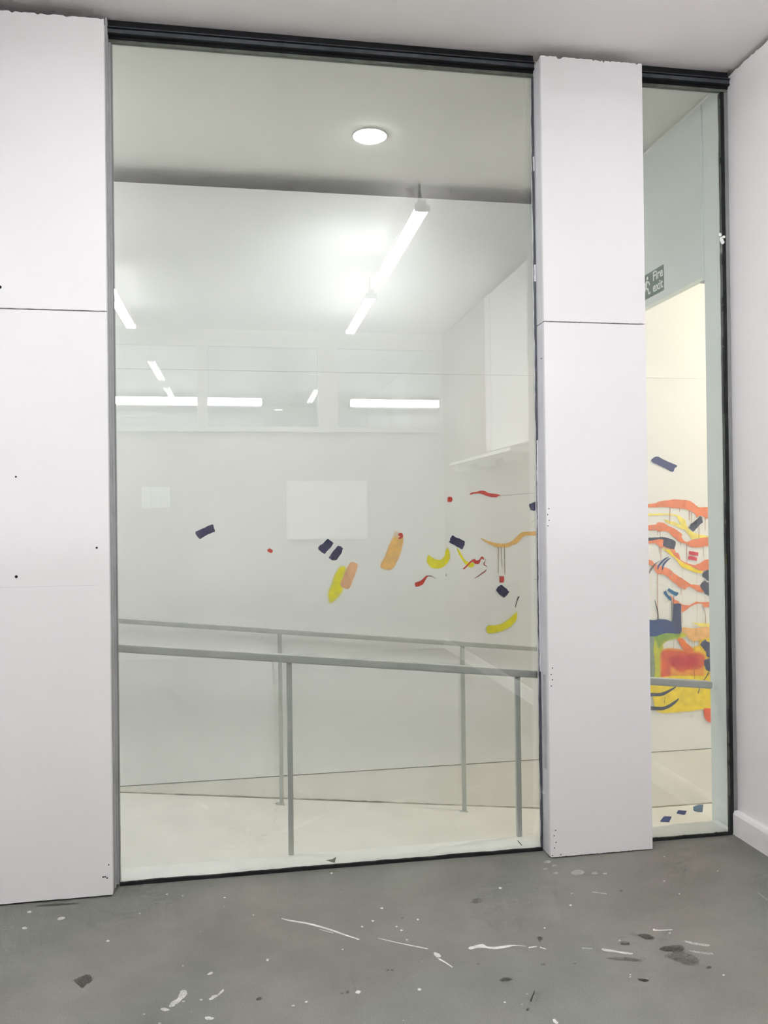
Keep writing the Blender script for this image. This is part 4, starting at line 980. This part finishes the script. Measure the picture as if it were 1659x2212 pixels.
    ['paint_mark','f','white',0.6,0.0013,0,0.0,[[0.2394,-0.4872],[0.2835,-0.5226],[0.285,-0.5163],[0.2401,-0.484]]],
    ['paint_mark','f','white',0.8,0.0013,1,0.0,[[0.4316,-0.5879],[0.4906,-0.631],[0.5638,-0.6776],[0.5657,-0.6718],[0.4921,-0.626],[0.4325,-0.5849]]],
    ['paint_mark','f','white',1.0,0.00156,1,0.0013,[[0.5843,-0.7046],[0.5998,-0.7128],[0.6014,-0.7335],[0.5869,-0.7327]]],
    ['paint_mark','f','white',1.0,0.0013,1,0.0,[[0.5906,-0.7469],[0.6059,-0.7722],[0.6206,-0.8001],[0.6225,-0.7972],[0.6092,-0.767],[0.5942,-0.7407]]],
    ['paint_mark','f','white',0.85,0.00156,1,0.0013,[[0.7032,-0.6965],[0.7219,-0.6895],[0.7514,-0.6846],[0.7674,-0.7058],[0.8103,-0.7121],[0.8552,-0.7123],[0.8012,-0.7229],[0.765,-0.7138],[0.7287,-0.7046],[0.7049,-0.7104]]],
    ['paint_mark','f','white',1.0,0.00156,1,0.0013,[[0.3105,-0.8759],[0.3155,-0.8681],[0.3228,-0.8695],[0.3261,-0.8772],[0.3211,-0.8848],[0.3133,-0.8842]]],
    ['paint_mark','f','white',0.75,0.00156,1,0.0013,[[0.3815,-0.4959],[0.3837,-0.4922],[0.387,-0.4935],[0.3882,-0.4972],[0.3856,-0.5009],[0.3823,-0.4996]]],
    ['paint_mark','f','white',0.75,0.00156,1,0.0013,[[0.4964,-0.5173],[0.4989,-0.5136],[0.5021,-0.5149],[0.5031,-0.5186],[0.5004,-0.5223],[0.4971,-0.521]]],
    ['paint_mark','f','white',0.75,0.00156,1,0.0013,[[0.5073,-0.5449],[0.5106,-0.54],[0.5148,-0.5418],[0.5162,-0.5466],[0.5125,-0.5514],[0.5083,-0.5497]]],
    ['paint_mark','f','white',0.75,0.00156,1,0.0013,[[0.5132,-0.611],[0.5159,-0.607],[0.5196,-0.6084],[0.5207,-0.6125],[0.5176,-0.6165],[0.5139,-0.615]]],
    ['paint_mark','f','white',0.75,0.00156,1,0.0013,[[0.3551,-0.5758],[0.3572,-0.5722],[0.3604,-0.5735],[0.3616,-0.577],[0.3591,-0.5805],[0.3559,-0.5792]]],
    ['paint_mark','f','white',0.75,0.00156,1,0.0013,[[0.2993,-0.6304],[0.3013,-0.627],[0.3044,-0.6282],[0.3056,-0.6316],[0.3033,-0.6349],[0.3002,-0.6337]]],
    ['paint_mark','f','white',0.75,0.00156,1,0.0013,[[0.9271,-0.3064],[0.9321,-0.2997],[0.9372,-0.302],[0.9381,-0.3086],[0.9325,-0.3151],[0.9274,-0.3128]]],
    ['paint_mark','f','white',0.75,0.00156,1,0.0013,[[0.4918,-0.896],[0.496,-0.8905],[0.5016,-0.8926],[0.5034,-0.8982],[0.4986,-0.9036],[0.493,-0.9015]]],
    ['paint_mark','f','white',0.75,0.00156,1,0.0013,[[0.7203,-1.0057],[0.7227,-1.0031],[0.7253,-1.0041],[0.726,-1.0068],[0.7234,-1.0092],[0.7207,-1.0082]]],
    ['paint_mark','f','white',0.75,0.00156,1,0.0013,[[0.1618,-0.8966],[0.1637,-0.8935],[0.167,-0.8947],[0.1684,-0.8979],[0.1662,-0.901],[0.1629,-0.8998]]],
    ['paint_mark','f','white',0.75,0.00156,1,0.0013,[[0.0588,-0.6502],[0.0605,-0.6469],[0.0636,-0.6481],[0.065,-0.6514],[0.0631,-0.6546],[0.06,-0.6534]]],
    ['paint_mark','f','white',0.75,0.00156,1,0.0013,[[0.3238,-0.0528],[0.3267,-0.0468],[0.3311,-0.0488],[0.3328,-0.0546],[0.3294,-0.0604],[0.325,-0.0584]]],
    ['paint_mark','f','white',0.75,0.00156,1,0.0013,[[0.4674,-0.3771],[0.4712,-0.3709],[0.4762,-0.3731],[0.4779,-0.3792],[0.4736,-0.3852],[0.4686,-0.3831]]],
    ['paint_mark','f','white',0.75,0.00156,1,0.0013,[[0.4223,-0.4625],[0.4254,-0.4573],[0.4298,-0.4591],[0.4313,-0.4643],[0.4277,-0.4693],[0.4234,-0.4675]]],
    ['paint_mark','f','white',0.75,0.00156,1,0.0013,[[0.5769,-0.482],[0.58,-0.4775],[0.5837,-0.4791],[0.5849,-0.4836],[0.5814,-0.488],[0.5777,-0.4864]]],
    ['paint_mark','f','stain',0.35750000000000004,0.0039,1,0.0013,[[0.5252,-0.4609],[0.5287,-0.4561],[0.5341,-0.4561],[0.5354,-0.4629],[0.5313,-0.4676],[0.526,-0.4677]]],
    ['paint_mark','f','stain',0.35750000000000004,0.0039,1,0.0013,[[0.4187,-0.7766],[0.422,-0.7725],[0.4272,-0.7725],[0.4287,-0.7786],[0.4249,-0.7826],[0.4197,-0.7825]]],
    ['paint_mark','f','stain',0.35750000000000004,0.0039,1,0.0013,[[0.4323,-0.7793],[0.4356,-0.7751],[0.4408,-0.7752],[0.4423,-0.7812],[0.4385,-0.7852],[0.4333,-0.7852]]],
    ['paint_mark','f','stain',0.35750000000000004,0.0039,1,0.0013,[[0.7009,-0.7956],[0.704,-0.7923],[0.7082,-0.7923],[0.709,-0.7972],[0.7055,-0.8004],[0.7012,-0.8003]]],
    ['paint_mark','f','stain',0.35750000000000004,0.0039,1,0.0013,[[0.2828,-0.8688],[0.286,-0.8646],[0.2914,-0.8647],[0.2934,-0.8708],[0.2896,-0.8749],[0.2842,-0.8748]]],
    ['paint_mark','f','stain',0.35750000000000004,0.0039,1,0.0013,[[0.2666,-0.8726],[0.2689,-0.8696],[0.2728,-0.8697],[0.2743,-0.8741],[0.2715,-0.877],[0.2676,-0.877]]],
    ['paint_mark','f','stain',0.35750000000000004,0.0039,1,0.0013,[[0.7705,-1.0504],[0.7745,-1.0468],[0.7798,-1.0469],[0.7806,-1.0524],[0.7761,-1.0559],[0.7707,-1.0558]]],
    ['paint_mark','f','stain',0.1625,0.0039,1,0.0013,[[0.7465,-0.8942],[0.758,-0.8826],[0.7737,-0.8829],[0.7759,-0.8998],[0.7629,-0.9109],[0.7475,-0.9107]]],
    ['paint_mark','f','stain',0.1625,0.0039,1,0.0013,[[0.8025,-0.3846],[0.8168,-0.3674],[0.8357,-0.3671],[0.8379,-0.3916],[0.8218,-0.4082],[0.8032,-0.4085]]],
    ['paint_mark','f','stain',0.35750000000000004,0.0039,1,0.0013,[[0.0243,-0.8542],[0.0287,-0.8474],[0.0374,-0.8476],[0.0415,-0.8575],[0.0361,-0.8641],[0.0276,-0.864]]],
    ['paint_mark','f','stain',0.39,0.0039,1,0.0013,[[-0.5199,-0.6488],[-0.5019,-0.6393],[-0.4873,-0.6257],[-0.4711,-0.6365],[-0.4628,-0.6684],[-0.4773,-0.6816],[-0.4821,-0.7016],[-0.4995,-0.6825],[-0.5113,-0.6644]]],
    ['paint_mark','f','white',0.55,0.00156,1,0.0013,[[-0.2217,-0.8464],[-0.2155,-0.8234],[-0.2003,-0.8066],[-0.1945,-0.7725],[-0.1806,-0.77],[-0.1748,-0.7915],[-0.1884,-0.8188],[-0.2082,-0.8471]]],
    ['paint_mark','f','white',0.55,0.00156,1,0.0013,[[-0.2454,-0.8533],[-0.2322,-0.8501],[-0.2177,-0.8624],[-0.2336,-0.8651]]],
    ['paint_mark','f','white',0.6,0.00156,1,0.0013,[[-0.1106,-0.8288],[-0.1001,-0.8129],[-0.0862,-0.8086],[-0.0727,-0.7877],[-0.0691,-0.7966],[-0.0886,-0.8231],[-0.1049,-0.8349]]],
    ['paint_mark','f','white',0.6,0.00156,1,0.0013,[[-0.6504,-0.2391],[-0.6467,-0.2255],[-0.6304,-0.2258],[-0.6266,-0.2381],[-0.6452,-0.2487]]],
    ['paint_mark','f','white',0.7,0.00156,1,0.0013,[[-0.1216,-0.6965],[-0.1105,-0.6821],[-0.1031,-0.6913],[-0.1128,-0.6982]]],
    ['paint_mark','f','white',0.65,0.00156,1,0.0013,[[-0.1178,-0.9179],[-0.1099,-0.9148],[-0.0936,-0.9225],[-0.0961,-0.9294],[-0.113,-0.9307]]],
    ['paint_mark','f','white',0.6,0.00156,1,0.0013,[[-0.2004,-0.632],[-0.1987,-0.63],[-0.1961,-0.63],[-0.1944,-0.6332],[-0.1963,-0.6351],[-0.199,-0.6345]]],
    ['paint_mark','f','white',0.6,0.00156,1,0.0013,[[-0.2913,-0.869],[-0.2896,-0.8671],[-0.2867,-0.867],[-0.2848,-0.8702],[-0.2868,-0.8721],[-0.2897,-0.8715]]],
    ['paint_mark','f','white',0.6,0.00156,1,0.0013,[[-0.2442,-0.9209],[-0.2419,-0.9185],[-0.2382,-0.9185],[-0.2357,-0.9225],[-0.2384,-0.9249],[-0.2422,-0.9242]]],
    ['paint_mark','f','white',0.6,0.00156,1,0.0013,[[-0.1372,-0.8287],[-0.1346,-0.826],[-0.1307,-0.826],[-0.1282,-0.8304],[-0.1312,-0.833],[-0.1352,-0.8322]]],
    ['paint_mark','f','white',0.6,0.00156,1,0.0013,[[-0.1862,-0.8271],[-0.1841,-0.8248],[-0.1806,-0.8247],[-0.1784,-0.8286],[-0.181,-0.8308],[-0.1845,-0.8302]]],
    ['paint_mark','f','white',0.6,0.00156,1,0.0013,[[-0.2956,-0.1162],[-0.293,-0.1122],[-0.2886,-0.1119],[-0.2856,-0.1182],[-0.2887,-0.1221],[-0.2932,-0.1212]]],
    ['paint_mark','f','white',0.6,0.00156,1,0.0013,[[-0.2362,-0.1393],[-0.2343,-0.1364],[-0.2312,-0.1363],[-0.2291,-0.1407],[-0.2314,-0.1434],[-0.2346,-0.1428]]],
    ['paint_mark','f','white',0.6,0.00156,1,0.0013,[[-0.376,-0.2512],[-0.3743,-0.2486],[-0.3713,-0.2484],[-0.3692,-0.2525],[-0.3712,-0.255],[-0.3743,-0.2544]]],
    ['paint_mark','f','white',0.6,0.00156,1,0.0013,[[-0.0838,-0.1838],[-0.0813,-0.1805],[-0.0775,-0.1803],[-0.0753,-0.1855],[-0.0782,-0.1887],[-0.082,-0.188]]],
    ['paint_mark','f','white',0.6,0.00156,1,0.0013,[[-0.7702,-0.1617],[-0.767,-0.1552],[-0.76,-0.1548],[-0.7536,-0.165],[-0.7576,-0.1713],[-0.7651,-0.1698]]],
    ['paint_mark','f','white',0.6,0.00156,1,0.0013,[[-0.758,-0.2822],[-0.7544,-0.2753],[-0.7466,-0.2749],[-0.7395,-0.2859],[-0.744,-0.2926],[-0.7523,-0.291]]],
    ['paint_mark','f','white',0.6,0.00156,1,0.0013,[[-0.4583,-0.4282],[-0.4556,-0.4241],[-0.4506,-0.424],[-0.4468,-0.4305],[-0.4501,-0.4344],[-0.4553,-0.4334]]],
    ['paint_mark','f','white',0.6,0.00156,1,0.0013,[[0.0191,-0.3406],[0.0212,-0.3381],[0.0242,-0.338],[0.0258,-0.342],[0.0234,-0.3444],[0.0204,-0.3438]]],
    ['paint_mark','f','white',0.6,0.00156,1,0.0013,[[0.0587,-0.6441],[0.0613,-0.6414],[0.0652,-0.6413],[0.0672,-0.6458],[0.0641,-0.6485],[0.0603,-0.6477]]],
    ['paint_mark','f','white',0.6,0.00156,1,0.0013,[[0.1224,-0.9077],[0.1252,-0.9052],[0.1292,-0.9052],[0.1311,-0.9094],[0.1279,-0.9118],[0.124,-0.9111]]],
    ['paint_mark','f','white',0.6,0.00156,1,0.0013,[[0.1632,-0.8962],[0.1654,-0.8943],[0.1684,-0.8943],[0.1699,-0.8975],[0.1674,-0.8994],[0.1644,-0.8988]]],
    ['paint_mark','f','stain',0.325,0.0039,1,0.0013,[[-0.7512,-0.1249],[-0.7205,-0.1126],[-0.6037,-0.1233],[-0.6154,-0.1334],[-0.703,-0.1314]]],
    ['paint_mark','f','white',0.8,0.0013,1,0.0,[[0.7563,-0.7099],[0.7866,-0.7232],[0.8347,-0.7145],[0.8826,-0.7243],[0.8837,-0.7213],[0.8371,-0.7063],[0.7904,-0.7091],[0.759,-0.7019]]],
    ['paint_mark','f','white',0.8,0.0013,0,0.0,[[0.8895,-0.738],[0.9191,-0.7347],[0.9206,-0.7296],[0.8917,-0.7299]]],
    ['paint_mark','f','white',0.8,0.0013,0,0.0,[[0.9256,-0.7427],[0.9413,-0.7539],[0.9428,-0.7511],[0.9297,-0.7353]]],
    ['paint_mark','f','white',0.5,0.0013,0,0.0,[[1.0567,-0.7706],[1.0871,-0.7802],[1.0885,-0.7773],[1.0585,-0.7667]]],
    ['paint_mark','f','white',0.6,0.00156,1,0.0013,[[1.117,-0.7844],[1.1276,-0.7865],[1.1635,-0.8083],[1.2,-0.8279],[1.188,-0.8349],[1.1585,-0.8188],[1.117,-0.7971]]],
    ['paint_mark','f','white',0.8,0.0013,1,0.0,[[1.3338,-0.7095],[1.3475,-0.7134],[1.3939,-0.7179],[1.3961,-0.7137],[1.3509,-0.7071],[1.3414,-0.6972]]],
    ['paint_mark','f','stain',0.325,0.0039,1,0.0013,[[1.2683,-0.7264],[1.2944,-0.7224],[1.3103,-0.7324],[1.3111,-0.7594],[1.2825,-0.7572]]],
    ['paint_mark','f','stain',0.29250000000000004,0.0039,1,0.0013,[[1.1918,-0.7614],[1.2123,-0.7555],[1.2213,-0.7672],[1.2113,-0.7815],[1.1909,-0.7753]]],
    ['paint_mark','f','stain',0.325,0.0039,1,0.0013,[[1.297,-0.8195],[1.3446,-0.8075],[1.3754,-0.8156],[1.3682,-0.8439],[1.334,-0.8477],[1.3014,-0.833]]],
    ['paint_mark','f','stain',0.1625,0.0078,1,0.0013,[[1.2924,-0.8603],[1.3602,-0.8529],[1.383,-0.9034],[1.3393,-0.9296],[1.3058,-0.8884]]],
    ['paint_mark','f','stain',0.195,0.0052,1,0.0013,[[1.1139,-0.841],[1.1785,-0.8484],[1.2083,-0.8795],[1.1385,-0.8609]]],
    ['paint_mark','f','stain',0.5850000000000001,0.00156,1,0.0013,[[1.1502,-0.9645],[1.1648,-0.9701],[1.1776,-0.9791],[1.1669,-0.9871],[1.1506,-0.9766]]],
    ['paint_mark','f','stain',0.6,0.0013,1,0.0,[[0.8242,-0.9688],[0.807,-0.9953],[0.7949,-1.0141],[0.7979,-1.0175],[0.8097,-0.9983],[0.8256,-0.9703]]],
    ['paint_mark','f','stain',0.52,0.00156,1,0.0013,[[0.7707,-1.0541],[0.7786,-1.0458],[0.7794,-1.0508],[0.7724,-1.0576]]],
    ['paint_mark','f','stain',0.35750000000000004,0.00156,1,0.0013,[[0.9433,-0.6764],[0.9578,-0.6814],[0.9389,-0.7087]]],
    ['paint_mark','f','stain',0.45499999999999996,0.00156,1,0.0013,[[1.3588,-0.4102],[1.3673,-0.4091],[1.363,-0.4223],[1.3544,-0.4221]]],
    ['paint_mark','f','stain',0.39,0.00156,1,0.0013,[[1.3797,-0.9521],[1.3941,-0.9422],[1.3979,-0.9527],[1.3846,-0.9579]]],
    ['paint_mark','f','stain',0.325,0.00156,1,0.0013,[[0.8941,-0.8354],[0.9087,-0.8303],[0.906,-0.8417],[0.8951,-0.8415]]],
    ['paint_mark','f','stain',0.26,0.00156,1,0.0013,[[0.7405,-0.8946],[0.7616,-0.8866],[0.7867,-0.8989],[0.7509,-0.9031]]],
    ['paint_mark','f','stain',0.39,0.00156,1,0.0013,[[0.9921,-0.8504],[1.0013,-0.8483],[0.9998,-0.8559]]],
    ['paint_mark','f','white',0.85,0.00156,1,0.0013,[[0.8255,-1.1093],[0.8338,-1.107],[0.8366,-1.1247],[0.8269,-1.1282]]],
    ['paint_mark','f','white',0.35,0.0052,1,0.0013,[[1.4028,-0.7884],[1.4329,-0.8085],[1.4645,-0.8255],[1.4534,-0.834],[1.4087,-0.8092]]],
    ['paint_mark','f','white',0.25,0.0052,1,0.0013,[[1.3866,-0.8475],[1.4464,-0.8748],[1.4356,-0.883],[1.3958,-0.8619]]],
    ['paint_mark','f','white',0.5,0.0013,0,0.0,[[1.2526,-0.4046],[1.2973,-0.4303],[1.3,-0.4253],[1.2552,-0.3996]]],
    ['paint_mark','f','white',0.3,0.0013,0,0.0,[[1.839,-0.5274],[1.8373,-0.5885],[1.8413,-0.585],[1.843,-0.5238]]],
    ['paint_mark','f','white',0.28,0.0026,1,0.0013,[[1.1724,-0.2229],[1.1811,-0.2164],[1.1903,-0.2171],[1.1916,-0.2267],[1.1819,-0.233],[1.1737,-0.2302]]],
    ['paint_mark','f','white',0.28,0.0026,1,0.0013,[[1.1923,-0.1551],[1.2007,-0.1488],[1.2094,-0.1494],[1.2107,-0.1588],[1.2014,-0.1649],[1.1935,-0.1622]]],
    ['paint_mark','f','white',0.28,0.0026,1,0.0013,[[1.1735,-0.1151],[1.1868,-0.1049],[1.2006,-0.1058],[1.2027,-0.121],[1.1879,-0.1308],[1.1755,-0.1265]]],
    ['paint_mark','f','white',0.28,0.0026,1,0.0013,[[1.2416,-0.232],[1.2655,-0.2148],[1.29,-0.2165],[1.293,-0.2423],[1.2665,-0.2588],[1.2447,-0.2513]]],
    ['paint_mark','f','white',0.28,0.0026,1,0.0013,[[1.3155,-0.2546],[1.3276,-0.2461],[1.3398,-0.247],[1.3411,-0.2597],[1.3277,-0.2679],[1.3169,-0.2642]]],
    ['paint_mark','f','white',0.28,0.0026,1,0.0013,[[1.3571,-0.2645],[1.3657,-0.2586],[1.3742,-0.2592],[1.375,-0.2681],[1.3656,-0.2738],[1.358,-0.2712]]],
    ['paint_mark','f','white',0.28,0.0026,1,0.0013,[[1.1476,-0.1784],[1.1564,-0.1718],[1.1656,-0.1724],[1.1671,-0.1823],[1.1573,-0.1888],[1.149,-0.1859]]],
    ['paint_mark','f','white',0.8,0.00156,1,0.0013,[[0.9266,-0.3072],[0.9319,-0.3018],[0.9369,-0.3028],[0.9377,-0.3094],[0.9319,-0.3147],[0.9269,-0.3137]]],
    ['paint_mark','f','white',0.8,0.00156,1,0.0013,[[1.1303,-0.485],[1.1351,-0.4807],[1.1393,-0.4815],[1.1397,-0.4868],[1.1344,-0.491],[1.1302,-0.4902]]],
    ['paint_mark','f','white',0.8,0.00156,1,0.0013,[[1.5525,-0.3704],[1.5562,-0.3674],[1.559,-0.3679],[1.5587,-0.3716],[1.5547,-0.3745],[1.5519,-0.374]]],
    ['paint_mark','f','white',0.8,0.00156,1,0.0013,[[1.5543,-0.4785],[1.5579,-0.4757],[1.5606,-0.4762],[1.5603,-0.4797],[1.5565,-0.4824],[1.5538,-0.4818]]],
    ['paint_mark','f','white',0.8,0.00156,1,0.0013,[[1.1356,-0.9402],[1.1387,-0.9379],[1.1414,-0.9385],[1.1416,-0.9413],[1.1382,-0.9435],[1.1355,-0.943]]],
    ['paint_mark','f','white',0.8,0.00156,1,0.0013,[[1.1287,-0.952],[1.1317,-0.9498],[1.1344,-0.9503],[1.1347,-0.9531],[1.1313,-0.9553],[1.1286,-0.9548]]],
    ['paint_mark','f','white',0.8,0.00156,1,0.0013,[[1.4059,-0.9953],[1.4104,-0.9924],[1.414,-0.9931],[1.4139,-0.9969],[1.409,-0.9997],[1.4054,-0.999]]],
    ['paint_mark','f','white',0.8,0.00156,1,0.0013,[[0.72,-1.0054],[0.7225,-1.0033],[0.725,-1.0038],[0.7257,-1.0065],[0.7229,-1.0085],[0.7203,-1.008]]],
    ['paint_mark','f','white',0.8,0.00156,1,0.0013,[[0.9835,-0.6223],[0.9868,-0.6194],[0.9898,-0.62],[0.9902,-0.6236],[0.9867,-0.6264],[0.9836,-0.6258]]],
    ['paint_mark','f','white',0.8,0.00156,1,0.0013,[[1.3754,-0.7338],[1.3791,-0.7311],[1.382,-0.7316],[1.382,-0.735],[1.378,-0.7377],[1.375,-0.7371]]],
    ['paint_mark','f','white',0.8,0.00156,1,0.0013,[[1.6648,-0.1633],[1.668,-0.1606],[1.6704,-0.1611],[1.6701,-0.1644],[1.6666,-0.1671],[1.6642,-0.1666]]],
    ['paint_mark','f','white',0.8,0.00156,1,0.0013,[[1.7989,-0.3279],[1.8022,-0.3254],[1.8045,-0.3258],[1.804,-0.3289],[1.8005,-0.3313],[1.7982,-0.3309]]],
    ['paint_mark','f','white',0.8,0.00156,1,0.0013,[[1.1926,-0.7473],[1.1954,-0.7451],[1.1979,-0.7456],[1.198,-0.7484],[1.1949,-0.7505],[1.1925,-0.75]]],
    ['paint_mark','f','white',0.8,0.00156,1,0.0013,[[1.1717,-0.3998],[1.1749,-0.3969],[1.1776,-0.3975],[1.1778,-0.401],[1.1744,-0.4038],[1.1716,-0.4033]]],
    ['paint_mark','f','white',0.8,0.00156,1,0.0013,[[0.7978,-0.9775],[0.7995,-0.9761],[0.8012,-0.9764],[0.8016,-0.9782],[0.7997,-0.9796],[0.7979,-0.9793]]],
]

mural = empty('mural', (1.2, YB, 0.6), 'abstract mural of coloured dabs, waves and drips painted on the corridor wall', 'mural')
for k, rec in enumerate(STROKES):
    stroke(rec, k, {'f': floor, 'l': ramp, 'w': mural}[rec[1]])

# scuffs on the plinth under the handrail
for pts, w in (([(0.915, -0.16), (0.945, -0.125), (0.985, -0.10)], 0.006), ([(0.985, -0.10), (0.98, -0.125)], 0.005)):
    L_ = limb(pts, w)
    bm = bmesh.new()
    vs = [bm.verts.new((x, YB + 0.0055, z)) for x, z in L_]
    bm.faces.new(vs)
    obj('scuff', bm, M_SEAL, wb)
